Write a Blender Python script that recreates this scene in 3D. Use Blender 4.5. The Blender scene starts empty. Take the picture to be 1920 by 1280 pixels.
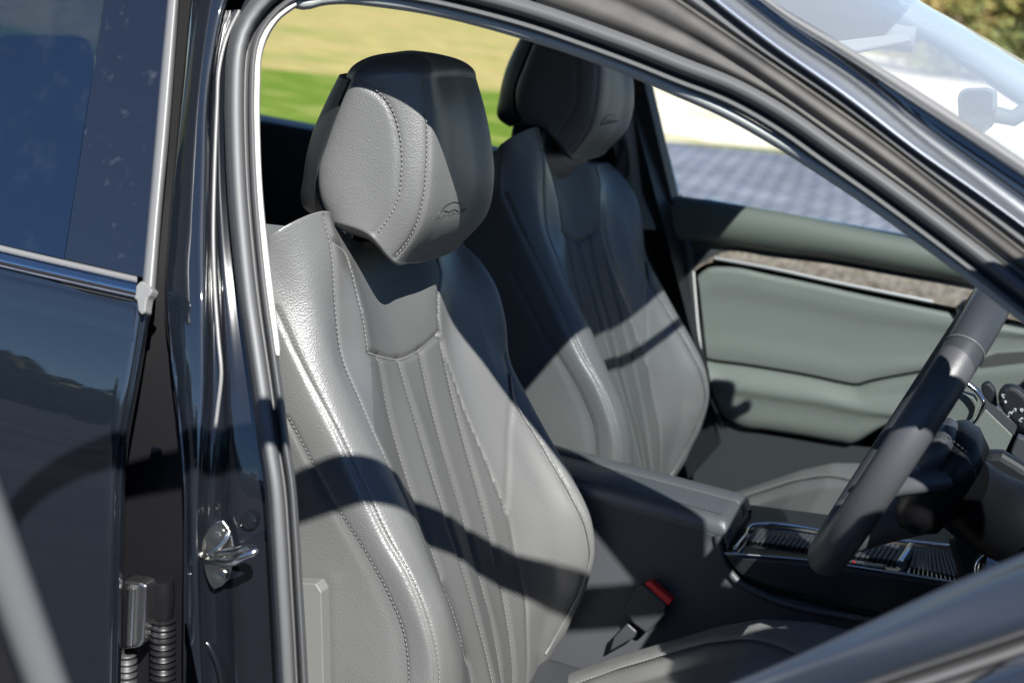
import bpy, bmesh, math, random
import numpy as np
from mathutils import Vector, Matrix
random.seed(7); rng = np.random.default_rng(5)
R = math.radians
scn = bpy.context.scene
C = scn.collection
# ------------------------------------------------------------------ camera
CAM = np.array([0, -1.25, 1.5]); FPX = 2667.0
be, th, ro = R(20), R(14.5), R(7.5)
D0 = np.array([-math.sin(be)*math.cos(th), math.cos(be)*math.cos(th), -math.sin(th)])
r0 = np.array([math.cos(be), math.sin(be), 0]); u0 = np.cross(r0, D0)
RT = r0*math.cos(ro)+u0*math.sin(ro); UP = -r0*math.sin(ro)+u0*math.cos(ro)
cd = bpy.data.cameras.new('camera'); cam = bpy.data.objects.new('camera', cd); C.objects.link(cam)
cam.matrix_world = Matrix(((RT[0], UP[0], -D0[0], CAM[0]), (RT[1], UP[1], -D0[1], CAM[1]), (RT[2], UP[2], -D0[2], CAM[2]), (0, 0, 0, 1)))
cd.sensor_width = 36; cd.lens = FPX/1920*36; cd.clip_start = .02; cd.clip_end = 3000
cd.dof.use_dof = True; cd.dof.focus_distance = 1.78; cd.dof.aperture_fstop = 4.5
scn.camera = cam
# ------------------------------------------------------------------ light
SAZ, SEL = 34, 42       # degrees: azimuth forward of the car's side, elevation
SUN = Vector((math.sin(R(SAZ))*math.cos(R(SEL)), -math.cos(R(SAZ))*math.cos(R(SEL)), math.sin(R(SEL))))
w = bpy.data.worlds.new('World'); scn.world = w; w.use_nodes = True
nt = w.node_tree; sky = nt.nodes.new('ShaderNodeTexSky'); sky.sky_type = 'NISHITA'; sky.sun_disc = False
sky.sun_elevation = R(SEL); sky.sun_rotation = math.atan2(SUN.x, SUN.y); sky.altitude = 1800; sky.dust_density = .25; sky.ozone_density = 7; sky.air_density = 1.0
nt.links.new(sky.outputs[0], nt.nodes['Background'].inputs[0]); nt.nodes['Background'].inputs[1].default_value = .05
sl = bpy.data.lights.new('sun', 'SUN'); sl.energy = 5; sl.angle = R(.5); sl.color = (1, .975, .93)
so = bpy.data.objects.new('sun', sl); C.objects.link(so); so.rotation_euler = SUN.to_track_quat('Z', 'Y').to_euler()
scn.view_settings.view_transform = 'Standard'; scn.view_settings.look = 'None'
scn.view_settings.exposure = 1.35; scn.view_settings.gamma = 1
scn.render.engine = 'CYCLES'
scn.cycles.max_bounces = 7; scn.cycles.transparent_max_bounces = 12

# ------------------------------------------------------------------ geometry from the survey of the place
def ray(p): return D0+(p[0]-960)/FPX*RT-(p[1]-640)/FPX*UP
def U(p, y):
    v = ray(p); return CAM+(y-CAM[1])/v[1]*v
def UZ(p, z):
    v = ray(p); return CAM+(z-CAM[2])/v[2]*v
def SIDE(z):            # the near flank of the car: shoulder below the belt, tumblehome above
    if z >= 1.12: return .45*(z-1.12)
    h = 1.12-z
    return -(.36*h-.55*h*h) if h < .327 else -.0589+.04*(h-.327)
def US(p, ins=0.):
    v = ray(p); a, b = .6, 2.6
    for _ in range(40):
        m = (a+b)/2; q = CAM+m*v
        if q[1] < SIDE(q[2])+ins: a = m
        else: b = m
    return CAM+a*v
def PJ(P):
    q = np.asarray(P)-CAM; k = q@D0
    return np.stack([960+FPX*(q@RT)/k, 640-FPX*(q@UP)/k, k], -1)
def herm(P, n, closed=False):
    """Catmull-Rom through the rows of P (k,d), sampled at n points by chord length"""
    P = np.asarray(P, float)
    if closed: Q = np.vstack([P[-1], P, P[0], P[1]])
    else: Q = np.vstack([2*P[0]-P[1], P, 2*P[-1]-P[-2]])
    k = len(Q)-2
    seg = np.linalg.norm(np.diff(Q[1:k+1], axis=0), axis=1)+1e-9
    s = np.concatenate([[0], np.cumsum(seg)])
    t = np.linspace(0, s[-1], n, endpoint=not closed)
    i = np.clip(np.searchsorted(s, t, side='right')-1, 0, len(seg)-1)
    f = ((t-s[i])/seg[i])[:, None]
    L = np.concatenate([[np.linalg.norm(Q[1]-Q[0])], seg, [np.linalg.norm(Q[-1]-Q[-2])]])+1e-9
    p0, p1, p2, p3 = Q[i], Q[i+1], Q[i+2], Q[i+3]
    d0, d1, d2 = L[i][:, None], L[i+1][:, None], L[i+2][:, None]
    m1 = (p2-p1)/d1*(d0/(d0+d1))+(p1-p0)/d0*(d1/(d0+d1)); m2 = (p3-p2)/d2*(d1/(d1+d2))+(p2-p1)/d1*(d2/(d1+d2))
    m1 *= d1; m2 *= d1
    return (2*f**3-3*f**2+1)*p1+(f**3-2*f**2+f)*m1+(-2*f**3+3*f**2)*p2+(f**3-f**2)*m2
def lin(P, n):
    P = np.asarray(P, float); s = np.concatenate([[0], np.cumsum(np.linalg.norm(np.diff(P, axis=0), axis=1)+1e-9)])
    t = np.linspace(0, s[-1], n); return np.stack([np.interp(t, s, P[:, j]) for j in range(P.shape[1])], -1)
def colsY(px, y, n):
    ys = y if hasattr(y, '__len__') else [y]*len(px)
    return herm([U(p, yy) for p, yy in zip(px, ys)], n)
def loft(cols, ns, closed=False):
    """cols: list of (nt,3). returns (S,nt,3)"""
    A = np.array(cols); M, T, _ = A.shape
    if closed: Q = np.concatenate([A[-1:], A, A[:1], A[1:2]]); K = M
    else: Q = np.concatenate([2*A[:1]-A[1:2], A, 2*A[-1:]-A[-2:-1]]); K = M-1
    out = []
    for i in range(K):
        p0, p1, p2, p3 = Q[i], Q[i+1], Q[i+2], Q[i+3]
        d0 = np.linalg.norm(p1-p0, axis=1)[:, None]+1e-5; d1 = np.linalg.norm(p2-p1, axis=1)[:, None]+1e-5; d2 = np.linalg.norm(p3-p2, axis=1)[:, None]+1e-5
        m1 = ((p2-p1)/d1*(d0/(d0+d1))+(p1-p0)/d0*(d1/(d0+d1)))*d1; m2 = ((p3-p2)/d2*(d1/(d1+d2))+(p2-p1)/d1*(d2/(d1+d2)))*d1
        for f in np.arange(ns)/ns:
            out.append((2*f**3-3*f**2+1)*p1+(f**3-2*f**2+f)*m1+(-2*f**3+3*f**2)*p2+(f**3-f**2)*m2)
    if not closed: out.append(A[-1])
    return np.array(out)
def gnormal(G, closed=False):
    a = np.gradient(G, axis=1)
    b = (np.roll(G, -1, 0)-np.roll(G, 1, 0)) if closed else np.gradient(G, axis=0)
    n = np.cross(a, b); return n/(np.linalg.norm(n, axis=2, keepdims=True)+1e-12)
# ------------------------------------------------------------------ materials
def mat(name, col, rough=.5, metal=0., spec=.5, bump=None, coat=0., var=None, **kw):
    m = bpy.data.materials.new(name); m.use_nodes = True; t = m.node_tree; b = t.nodes['Principled BSDF']
    b.inputs['Base Color'].default_value = (*col, 1); b.inputs['Roughness'].default_value = rough
    b.inputs['Metallic'].default_value = metal; b.inputs['Specular IOR Level'].default_value = spec
    b.inputs['Coat Weight'].default_value = coat; b.inputs['Coat Roughness'].default_value = .02
    for k, v in kw.items(): b.inputs[k.replace('_', ' ')].default_value = v
    tc = t.nodes.new('ShaderNodeTexCoord')
    if bump:      # list of (kind, scale, strength, distance)
        prev = None
        for kind, sc, st, di in bump:
            if kind == 'noise':
                x = t.nodes.new('ShaderNodeTexNoise'); x.inputs['Scale'].default_value = sc; x.inputs['Detail'].default_value = 4; o = x.outputs[0]; t.links.new(tc.outputs['Object'], x.inputs[0])
            elif kind == 'grain':
                x = t.nodes.new('ShaderNodeTexVoronoi'); x.inputs['Scale'].default_value = sc; o = x.outputs[0]; t.links.new(tc.outputs['Object'], x.inputs[0])
            bn = t.nodes.new('ShaderNodeBump'); bn.inputs['Strength'].default_value = st; bn.inputs['Distance'].default_value = di
            t.links.new(o, bn.inputs['Height'])
            if prev: t.links.new(prev, bn.inputs['Normal'])
            prev = bn.outputs[0]
        t.links.new(prev, b.inputs['Normal'])
    if var:       # (scale, amount, colour2)
        x = t.nodes.new('ShaderNodeTexNoise'); x.inputs['Scale'].default_value = var[0]; x.inputs['Detail'].default_value = 5; t.links.new(tc.outputs['Object'], x.inputs[0])
        rp = t.nodes.new('ShaderNodeValToRGB'); vc = var[3] if len(var) > 3 else .5; rp.color_ramp.elements[0].position = vc-var[1]/2; rp.color_ramp.elements[1].position = vc+var[1]/2
        rp.color_ramp.elements[0].color = (*col, 1); rp.color_ramp.elements[1].color = (*var[2], 1)
        t.links.new(x.outputs[0], rp.inputs[0]); t.links.new(rp.outputs[0], b.inputs['Base Color'])
    return m
def dots(m, pitch, rad, dark, depth=.0006, fabric=False):
    """perforation or weave on the UV map, which is in metres"""
    t = m.node_tree; b = t.nodes['Principled BSDF']
    uv = t.nodes.new('ShaderNodeUVMap'); sc = t.nodes.new('ShaderNodeVectorMath'); sc.operation = 'SCALE'; sc.inputs['Scale'].default_value = 1/pitch
    rt = t.nodes.new('ShaderNodeVectorRotate'); rt.inputs['Angle'].default_value = R(45)
    fr = t.nodes.new('ShaderNodeVectorMath'); fr.operation = 'FRACTION'
    sb = t.nodes.new('ShaderNodeVectorMath'); sb.operation = 'SUBTRACT'; sb.inputs[1].default_value = (.5, .5, 0)
    ln = t.nodes.new('ShaderNodeVectorMath'); ln.operation = 'LENGTH'
    mp = t.nodes.new('ShaderNodeMapRange'); mp.inputs[1].default_value = rad*.7; mp.inputs[2].default_value = rad*1.25; mp.interpolation_type = 'SMOOTHSTEP'
    t.links.new(uv.outputs[0], rt.inputs[0]); t.links.new(rt.outputs[0], sc.inputs[0]); t.links.new(sc.outputs[0], fr.inputs[0]); t.links.new(fr.outputs[0], sb.inputs[0]); t.links.new(sb.outputs[0], ln.inputs[0]); t.links.new(ln.outputs['Value'], mp.inputs[0])
    mx = t.nodes.new('ShaderNodeMix'); mx.data_type = 'RGBA'; mx.inputs[6].default_value = (*dark, 1); mx.inputs[7].default_value = b.inputs['Base Color'].default_value
    t.links.new(mp.outputs[0], mx.inputs[0]); t.links.new(mx.outputs[2], b.inputs['Base Color'])
    bn = t.nodes.new('ShaderNodeBump'); bn.inputs['Strength'].default_value = .25; bn.inputs['Distance'].default_value = depth; t.links.new(mp.outputs[0], bn.inputs['Height'])
    pv = b.inputs['Normal'].links
    if pv: t.links.new(pv[0].from_socket, bn.inputs['Normal'])
    t.links.new(bn.outputs[0], b.inputs['Normal'])
    return m
def glassmat(name, tint, ior=1.5, rough=0.0, dust_haze=None, base=0.):
    m = bpy.data.materials.new(name); m.use_nodes = True; t = m.node_tree; t.nodes.clear()
    o = t.nodes.new('ShaderNodeOutputMaterial'); tr = t.nodes.new('ShaderNodeBsdfTransparent'); tr.inputs[0].default_value = (*tint, 1)
    g = t.nodes.new('ShaderNodeBsdfGlossy'); g.inputs['Roughness'].default_value = rough; g.inputs[0].default_value = (1, 1, 1, 1)
    f = t.nodes.new('ShaderNodeFresnel'); ge = t.nodes.new('ShaderNodeNewGeometry'); io = t.nodes.new('ShaderNodeMapRange'); io.inputs[3].default_value = ior; io.inputs[4].default_value = 1/ior; t.links.new(ge.outputs['Backfacing'], io.inputs[0]); t.links.new(io.outputs[0], f.inputs[0]); mx = t.nodes.new('ShaderNodeMixShader')
    t.links.new(f.outputs[0], mx.inputs[0]); t.links.new(tr.outputs[0], mx.inputs[1]); t.links.new(g.outputs[0], mx.inputs[2]); out = mx.outputs[0]
    if dust_haze:
        df = t.nodes.new('ShaderNodeBsdfDiffuse'); df.inputs[0].default_value = (.6, .62, .6, 1)
        tc = t.nodes.new('ShaderNodeTexCoord'); n = t.nodes.new('ShaderNodeTexNoise'); n.inputs['Scale'].default_value = 14; n.inputs['Detail'].default_value = 8; n.inputs['Roughness'].default_value = .75
        rp = t.nodes.new('ShaderNodeMapRange'); rp.inputs[1].default_value = .55; rp.inputs[2].default_value = .85; rp.inputs[3].default_value = base; rp.inputs[4].default_value = dust_haze
        t.links.new(tc.outputs['Object'], n.inputs[0]); t.links.new(n.outputs[0], rp.inputs[0])
        m2 = t.nodes.new('ShaderNodeMixShader'); t.links.new(rp.outputs[0], m2.inputs[0]); t.links.new(out, m2.inputs[1]); t.links.new(df.outputs[0], m2.inputs[2]); out = m2.outputs[0]
    t.links.new(out, o.inputs[0]); return m
LE = .104
M = {}
M['leather'] = mat('leather', (LE, LE*1.02, LE*1.01), .42, spec=.9, bump=[('grain', 520, .42, .0008), ('noise', 11, .35, .004), ('noise', 45, .15, .001)])
M['leather_side'] = mat('leather_side', (LE, LE*1.01, LE), .40, spec=.9, bump=[('grain', 380, .5, .0016), ('noise', 7, .2, .004)])
M['insert'] = dots(mat('ribbed_insert', (LE*.8, LE*.83, LE*.82), .55), .0030, .26, (.04, .04, .04), .0003)
M['perf'] = dots(mat('perforated_leather', (LE, LE*1.01, LE), .36, spec=1.), .0052, .14, (.085, .085, .085), .0001)
M['thread'] = mat('thread', (.19, .19, .185), .7)
M['plastic'] = mat('dark_plastic', (.03, .032, .036), .5, bump=[('grain', 900, .3, .0005)])
M['plastic_dk'] = mat('black_plastic', (.012, .013, .015), .45)
M['plastic_soft'] = mat('soft_door_trim', (.13, .145, .132), .55, bump=[('grain', 700, .4, .0006)])
M['plastic_soft2'] = mat('hard_door_trim', (.112, .126, .114), .5, bump=[('grain', 600, .3, .0006)])
M['door_dark'] = mat('door_trim_dark', (.03, .034, .036), .5, bump=[('grain', 700, .4, .0006)])
M['roll'] = mat('door_roll', (.09, .105, .09), .6, bump=[('grain', 500, .5, .0008)])
M['grey_trim'] = mat('grey_pillar_trim', (.33, .35, .34), .7)
M['pale_trim'] = mat('pale_trim', (.62, .6, .56), .6)
M['rubber'] = mat('seal_rubber', (.085, .087, .09), .52, spec=.4, bump=[('noise', 60, .08, .001)])
M['rubber_dk'] = mat('seal_rubber_dark', (.03, .03, .032), .5)
M['felt'] = mat('pillar_cover', (.05, .048, .046), .5, var=(22, .35, (.085, .08, .072)))
M['rubber_grey'] = mat('weathered_rubber', (.15, .15, .15), .38)
M['chrome'] = mat('chrome', (.75, .76, .78), .09, 1.)
M['bright'] = mat('bright_anodised', (.78, .82, .86), .33, 1.)
M['steel'] = mat('steel', (.62, .61, .58), .22, 1.)
M['satin'] = mat('satin_metal', (.5, .5, .5), .3, 1.)
M['gloss_dusty'] = mat('gloss_black_dusty', (.006, .006, .007), .05, spec=.6, coat=1, Coat_IOR=2.2, var=(60, .2, (.035, .038, .04), .72))
M['satin_w'] = mat('satin_strip', (.6, .6, .6), .45, .8)
M['gloss'] = mat('gloss_black', (.006, .006, .007), .05, spec=.6, coat=1, Coat_IOR=2.2)
M['wood'] = mat('wood_trim', (.26, .225, .19), .3, coat=.6, var=(60, .4, (.12, .095, .075)))
M['carpet'] = mat('carpet', (.05, .052, .05), .95, bump=[('noise', 500, .8, .003)])
M['wheel'] = mat('wheel_leather', (.048, .05, .056), .42, bump=[('grain', 800, .25, .0005)])
M['red'] = mat('red_button', (.5, .012, .015), .4)
M['headliner'] = mat('headliner', (.35, .34, .32), .9)
M['belt'] = mat('belt_webbing', (.035, .035, .035), .7)
M['ink'] = mat('white_print', (.6, .62, .65), .5)
M['emboss'] = mat('embossed_mark', (.022, .022, .024), .5)
M['console_dk'] = mat('console_side', (.045, .048, .055), .5, bump=[('grain', 700, .3, .0006)])
M['armrest'] = mat('armrest_leather', (.075, .08, .085), .38, bump=[('grain', 500, .3, .0008)])
M['side_trim'] = mat('seat_side_trim', (.12, .122, .118), .5)
M['ledge'] = mat('ledge_trim', (.012, .014, .018), .16, spec=.9, coat=.6)
M['jamb'] = mat('jamb_paint', (.006, .007, .01), .18, coat=1.)
M['liner'] = mat('gap_liner', (.006, .006, .007), .4, spec=.3)
def paint():
    m = mat('metallic_paint', (.005, .007, .011), .5, .0, spec=.1, coat=1., Coat_IOR=2.05)
    t = m.node_tree; b = t.nodes['Principled BSDF']; tc = t.nodes.new('ShaderNodeTexCoord'); v = t.nodes.new('ShaderNodeTexVoronoi'); v.inputs['Scale'].default_value = 900
    rp = t.nodes.new('ShaderNodeMapRange'); rp.inputs[1].default_value = .16; rp.inputs[2].default_value = .04
    mx = t.nodes.new('ShaderNodeMix'); mx.data_type = 'RGBA'; mx.inputs[6].default_value = (.005, .007, .011, 1); mx.inputs[7].default_value = (.03, .08, .10, 1)
    t.links.new(tc.outputs['Object'], v.inputs[0]); t.links.new(v.outputs['Distance'], rp.inputs[0]); t.links.new(rp.outputs[0], mx.inputs[0]); t.links.new(mx.outputs[2], b.inputs['Base Color'])
    return m
M['paint'] = paint()
M['glass'] = glassmat('clear_glass', (.90, .93, .93), dust_haze=.015)
M['tint'] = glassmat('tinted_glass', (.30, .33, .36), ior=3.0, dust_haze=.02)
M['screen'] = glassmat('windscreen_glass', (.8, .86, .88), ior=2.3, dust_haze=.30, base=.20)  # base lays an even pale film that stands in for bright sky glare
# ------------------------------------------------------------------ objects
def link(name, me, m, parent, smooth=True, label=None, sharp=None):
    if m: me.materials.append(m)
    if smooth: me.polygons.foreach_set('use_smooth', [True]*len(me.polygons))
    me.update()
    if sharp is not None: me.set_sharp_from_angle(angle=R(sharp))
    o = bpy.data.objects.new(name, me); C.objects.link(o); o.parent = parent
    if label: o['label'] = label
    return o
def raw(name, V, F, m, parent, smooth=True, label=None, uv=None, sharp=None):
    me = bpy.data.meshes.new(name); me.from_pydata([tuple(map(float, v)) for v in V], [], [tuple(map(int, f)) for f in F])
    if uv is not None:
        l = me.uv_layers.new(name='UVMap'); li = np.zeros(len(me.loops), int); me.loops.foreach_get('vertex_index', li)
        l.data.foreach_set('uv', np.asarray(uv)[li].ravel().astype(float))
    return link(name, me, m, parent, smooth, label, sharp)
def solid(o, t, off=-1, bev=0):
    md = o.modifiers.new('thick', 'SOLIDIFY'); md.thickness = t; md.offset = off
    if bev: b = o.modifiers.new('bev', 'BEVEL'); b.width = bev; b.segments = 3; b.limit_method = 'ANGLE'
    return o
def gfaces(S, T, closed):
    F = []
    for i in range(S if closed else S-1):
        j = (i+1) % S
        a = np.arange(T-1); F.append(np.stack([i*T+a, i*T+a+1, j*T+a+1, j*T+a], -1))
    return np.concatenate(F)
def guv(G):
    ds = np.concatenate([np.zeros((1, G.shape[1])), np.cumsum(np.linalg.norm(np.diff(G, axis=0), axis=2), 0)])
    dt = np.concatenate([np.zeros((G.shape[0], 1)), np.cumsum(np.linalg.norm(np.diff(G, axis=1), axis=2), 1)], 1)
    return np.stack([ds, dt], -1).reshape(-1, 2)
def grid(name, G, m, parent, closed=False, label=None, sharp=None, flip=False, caps=False):
    S, T, _ = G.shape; F = gfaces(S, T, closed).tolist()
    if caps and closed: F.append([i*T for i in range(S)]); F.append([i*T+T-1 for i in range(S-1, -1, -1)])
    if flip: F = [f[::-1] for f in F]
    return raw(name, G.reshape(-1, 3), F, m, parent, label=label, uv=guv(G), sharp=sharp)
def panel(name, quad_or_px, m, parent, y=None, z=None, ins=None, th=.004, off=1, bev=.0015, label=None, pts=None):
    """flat or gently curved outline as a thick plate"""
    if pts is None:
        if y is not None: pts = [U(p, y) for p in quad_or_px]
        elif z is not None: pts = [UZ(p, z) for p in quad_or_px]
        else: pts = [US(p, ins) for p in quad_or_px]
    P = np.array(pts); c = P.mean(0); nn = np.zeros(3)
    for a_, b_ in zip(P, np.roll(P, -1, 0)): nn += np.cross(a_-c, b_-c)
    if nn@(CAM-c) < 0: P = P[::-1]
    o = raw(name, P, [list(range(len(P)))], m, parent, smooth=False, label=label); return solid(o, th, -1, bev)
def box(name, a, b, m, parent, bev=.004, label=None, rot=None, seg=3):
    a = np.array(a, float); b = np.array(b, float); c = (a+b)/2
    bm = bmesh.new(); bmesh.ops.create_cube(bm, size=1)
    bmesh.ops.scale(bm, vec=tuple(abs(b-a)), verts=bm.verts)
    if bev: bmesh.ops.bevel(bm, geom=bm.edges[:], offset=bev, segments=seg, affect='EDGES', profile=.6)
    if rot is not None: bmesh.ops.transform(bm, matrix=rot.to_4x4(), verts=bm.verts)
    bmesh.ops.translate(bm, vec=tuple(c), verts=bm.verts)
    me = bpy.data.meshes.new(name); bm.to_mesh(me); bm.free(); return link(name, me, m, parent, label=label, sharp=40)
def frames(P, closed=False):
    P = np.asarray(P, float)
    t = (np.roll(P, -1, 0)-np.roll(P, 1, 0)) if closed else np.gradient(P, axis=0)
    t /= np.linalg.norm(t, axis=1, keepdims=True)+1e-12
    n = np.zeros_like(P); ref = np.array([0, 0, 1.]) if abs(t[0][2]) < .9 else np.array([1., 0, 0])
    v = np.cross(t[0], ref); v /= np.linalg.norm(v)
    for i in range(len(P)):
        v = v-t[i]*(v@t[i]); v /= np.linalg.norm(v)+1e-12; n[i] = v
    return t, n, np.cross(t, n)
def tube_data(P, r, seg=10, closed=False, sx=1, sy=1):
    P = np.asarray(P, float); t, n, b = frames(P, closed); r = np.broadcast_to(np.asarray(r, float), (len(P),))
    a = np.arange(seg)/seg*2*math.pi
    V = P[:, None]+r[:, None, None]*(np.cos(a)[None, :, None]*n[:, None]*sx+np.sin(a)[None, :, None]*b[:, None]*sy)
    F = []
    for i in range(len(P) if closed else len(P)-1):
        j = (i+1) % len(P)
        for k in range(seg): F.append([i*seg+k, i*seg+(k+1) % seg, j*seg+(k+1) % seg, j*seg+k])
    if not closed: F.append(list(range(seg))[::-1]); F.append([(len(P)-1)*seg+k for k in range(seg)])
    return V.reshape(-1, 3), F
def tube(name, P, r, m, parent, seg=12, closed=False, label=None, **k):
    V, F = tube_data(P, r, seg, closed, **k); return raw(name, V, F, m, parent, label=label, sharp=50)
def merge(parts):
    V, F, o = [], [], 0
    for v, f in parts:
        V.append(np.asarray(v)); F += [[i+o for i in q] for q in f]; o += len(v)
    return np.concatenate(V), F
def ribbon(name, curves, m, parent, n=90, ns=8, th=0, label=None, flip=False, sharp=None, smooth_path=True):
    """curves: list of (pixel polyline, inset)"""
    f = herm if smooth_path else lin
    cols = [f([US(p, i) for p in c], n) for c, i in curves]
    o = grid(name, loft(cols, ns), m, parent, label=label, flip=flip, sharp=sharp)
    if th: solid(o, th, 0)
    return o
def tag(o, label=None, cat=None, group=None, kind=None):
    if label: o['label'] = label
    if cat: o['category'] = cat
    if group: o['group'] = group
    if kind: o['kind'] = kind
    return o
def empty(name, loc=(0, 0, 0), parent=None):
    o = bpy.data.objects.new(name, None); C.objects.link(o); o.location = loc; o.parent = parent; return o
car = tag(empty('car', (-.9, .86, 0)), 'black metallic car with its front side door open and leather seats inside', 'car')
bpy.context.view_layer.update()
def carpart(o): return o
# children keep world coordinates: the car empty sits at the origin of its own children
car.location = (0, 0, 0)
def pip(x, y, poly):
    poly = np.asarray(poly); ins = np.zeros(x.shape, bool); j = len(poly)-1
    for i in range(len(poly)):
        xi, yi = poly[i]; xj, yj = poly[j]
        c = ((yi > y) != (yj > y)) & (x < (xj-xi)*(y-yi)/(yj-yi+1e-12)+xi); ins ^= c; j = i
    return ins
def on_surface(G, N, px, step=5):
    """drop a seam drawn over the surveyed outline onto a surface grid; returns 3D points and normals"""
    q = PJ(G); v = G-CAM; front = (N*v).sum(-1) < 0
    path = herm(px, max(4, int(np.linalg.norm(np.diff(np.array(px, float), axis=0), axis=1).sum()/step)))
    flat = q.reshape(-1, 3); fr = front.reshape(-1); Gf = G.reshape(-1, 3); Nf = N.reshape(-1, 3)
    fl = flat[fr]; Gr = Gf[fr]; Nr = Nf[fr]; P = []; NN = []
    for p in path:
        d = np.hypot(fl[:, 0]-p[0], fl[:, 1]-p[1]); k = np.argsort(d)[:12]
        near = Gr[k]; dep = fl[k, 2]; k = k[dep < dep.min()+.03][:5]
        w_ = 1/(d[k]+.3); P.append((Gr[k]*w_[:, None]).sum(0)/w_.sum()); NN.append(Nr[k[0]])
    P = np.array(P); NN = np.array(NN)
    for _ in range(3): P[1:-1] = (P[:-2]+2*P[1:-1]+P[2:])/4; NN[1:-1] = (NN[:-2]+2*NN[1:-1]+NN[2:])/4
    return P, NN/np.linalg.norm(NN, axis=1, keepdims=True)
def dist_to(Gf, P):
    best = np.full(len(Gf), 9.)
    for a, b in zip(P[:-1], P[1:]):
        ab = b-a; t = np.clip(((Gf-a)@ab)/(ab@ab+1e-12), 0, 1); best = np.minimum(best, np.linalg.norm(Gf-(a+t[:, None]*ab), axis=1))
    return best
def stitches(P, N, side=0., ln=.0036, gap=.0022, r=.00055, lift=.0006):
    P = np.asarray(P); L = np.linalg.norm(np.diff(P, axis=0), axis=1).sum(); n = int(L/(ln+gap)); parts = []
    s = np.concatenate([[0], np.cumsum(np.linalg.norm(np.diff(P, axis=0), axis=1))])
    g = lambda A, t: np.stack([np.interp(t, s, A[:, j]) for j in range(3)], -1)
    T = np.gradient(P, axis=0); T /= np.linalg.norm(T, axis=1, keepdims=True); B = np.cross(T, N)
    for i in range(n):
        t = np.array([i*(ln+gap), i*(ln+gap)+ln/2, i*(ln+gap)+ln])
        q = g(P, t)+side*g(B, t)+g(N, t)*(lift+np.array([-.0003, .0004, -.0003]))[:, None]
        parts.append(tube_data(q, r, 5))
    return parts
# ================================================================== the front seats
NT = 230
bk = [  # columns of the backrest from its outer side round to its inner side: (outline, distance across the car)
 ([(487,462),(484,600),(500,800),(515,1000),(532,1320)], .175),
 ([(500,447),(503,600),(538,784),(577,860),(638,969),(681,1037),(724,1116),(751,1183),(760,1250),(758,1340)], .165),
 ([(518,434),(517,579),(571,695),(626,799),(681,915),(724,1006),(766,1079),(797,1158),(815,1232),(818,1340)], .168),
 ([(562,411),(586,560),(625,700),(675,820),(716,905),(756,988),(794,1066),(828,1140),(842,1210),(846,1340)], .192),
 ([(607,399),(624,470),(632,579),(645,671),(675,744),(705,817),(742,896),(773,963),(803,1036),(830,1097),(852,1152),(864,1201),(870,1340)], .235),
 ([(628,425),(658,500),(679,579),(690,661),(704,730),(724,810),(750,888),(776,963),(806,1045),(834,1110),(856,1160),(868,1210),(878,1340)], .288),
 ([(652,445),(690,560),(709,677),(736,768),(754,847),(785,963),(815,1049),(846,1134),(876,1201),(896,1340)], .33),
 ([(697,468),(728,590),(748,674),(785,768),(803,866),(833,951),(858,1049),(894,1134),(919,1219),(938,1340)], .39),
 ([(748,476),(775,590),(793,665),(815,768),(840,878),(870,963),(894,1049),(919,1146),(937,1231),(952,1340)], .45),
 ([(798,474),(818,560),(830,640),(852,744),(876,847),(907,939),(931,1036),(949,1146),(960,1201),(966,1340)], .51),
 ([(824,468),(838,540),(850,630),(872,715),(894,790),(921,870),(945,945),(966,1049),(984,1122),(988,1201),(986,1340)], .555),
 ([(845,460),(888,540),(914,640),(940,740),(972,830),(1004,910),(1030,980),(1041,1040),(1036,1100),(1016,1180),(1002,1340)], .615),
 ([(865,455),(900,490),(933,545),(948,600),(958,680),(985,735),(1030,820),(1075,900),(1108,975),(1115,1040),(1098,1100),(1062,1180),(1024,1245),(1010,1340)], .672),
]
def smooth_px(c, y0=590, deg=3):
    c = np.array(c, float); m = c[:, 1] >= y0; k = np.polyfit(c[m, 1], c[m, 0], deg); c[m, 0] = np.polyval(k, c[m, 1]); return [tuple(p) for p in c]
bk = [(smooth_px(c) if i in (6, 7, 8, 9) else c, y) for i, (c, y) in enumerate(bk)]
cols = [colsY(c, y, NT) for c, y in bk]
e_ = cols[-1]; s_ = cols[0]
cols += [e_+np.array([-.035, .014, -.004]), e_+np.array([-.10, .0, -.012]), (e_+np.array([-.15, -.06, -.01])), .5*(e_+s_)+np.array([-.13, .0, .0]), s_+np.array([-.09, .06, .0]), s_+np.array([-.05, .008, 0])]
NS = 14
G = loft(cols, NS, closed=True); SG = G.shape[0]
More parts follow.
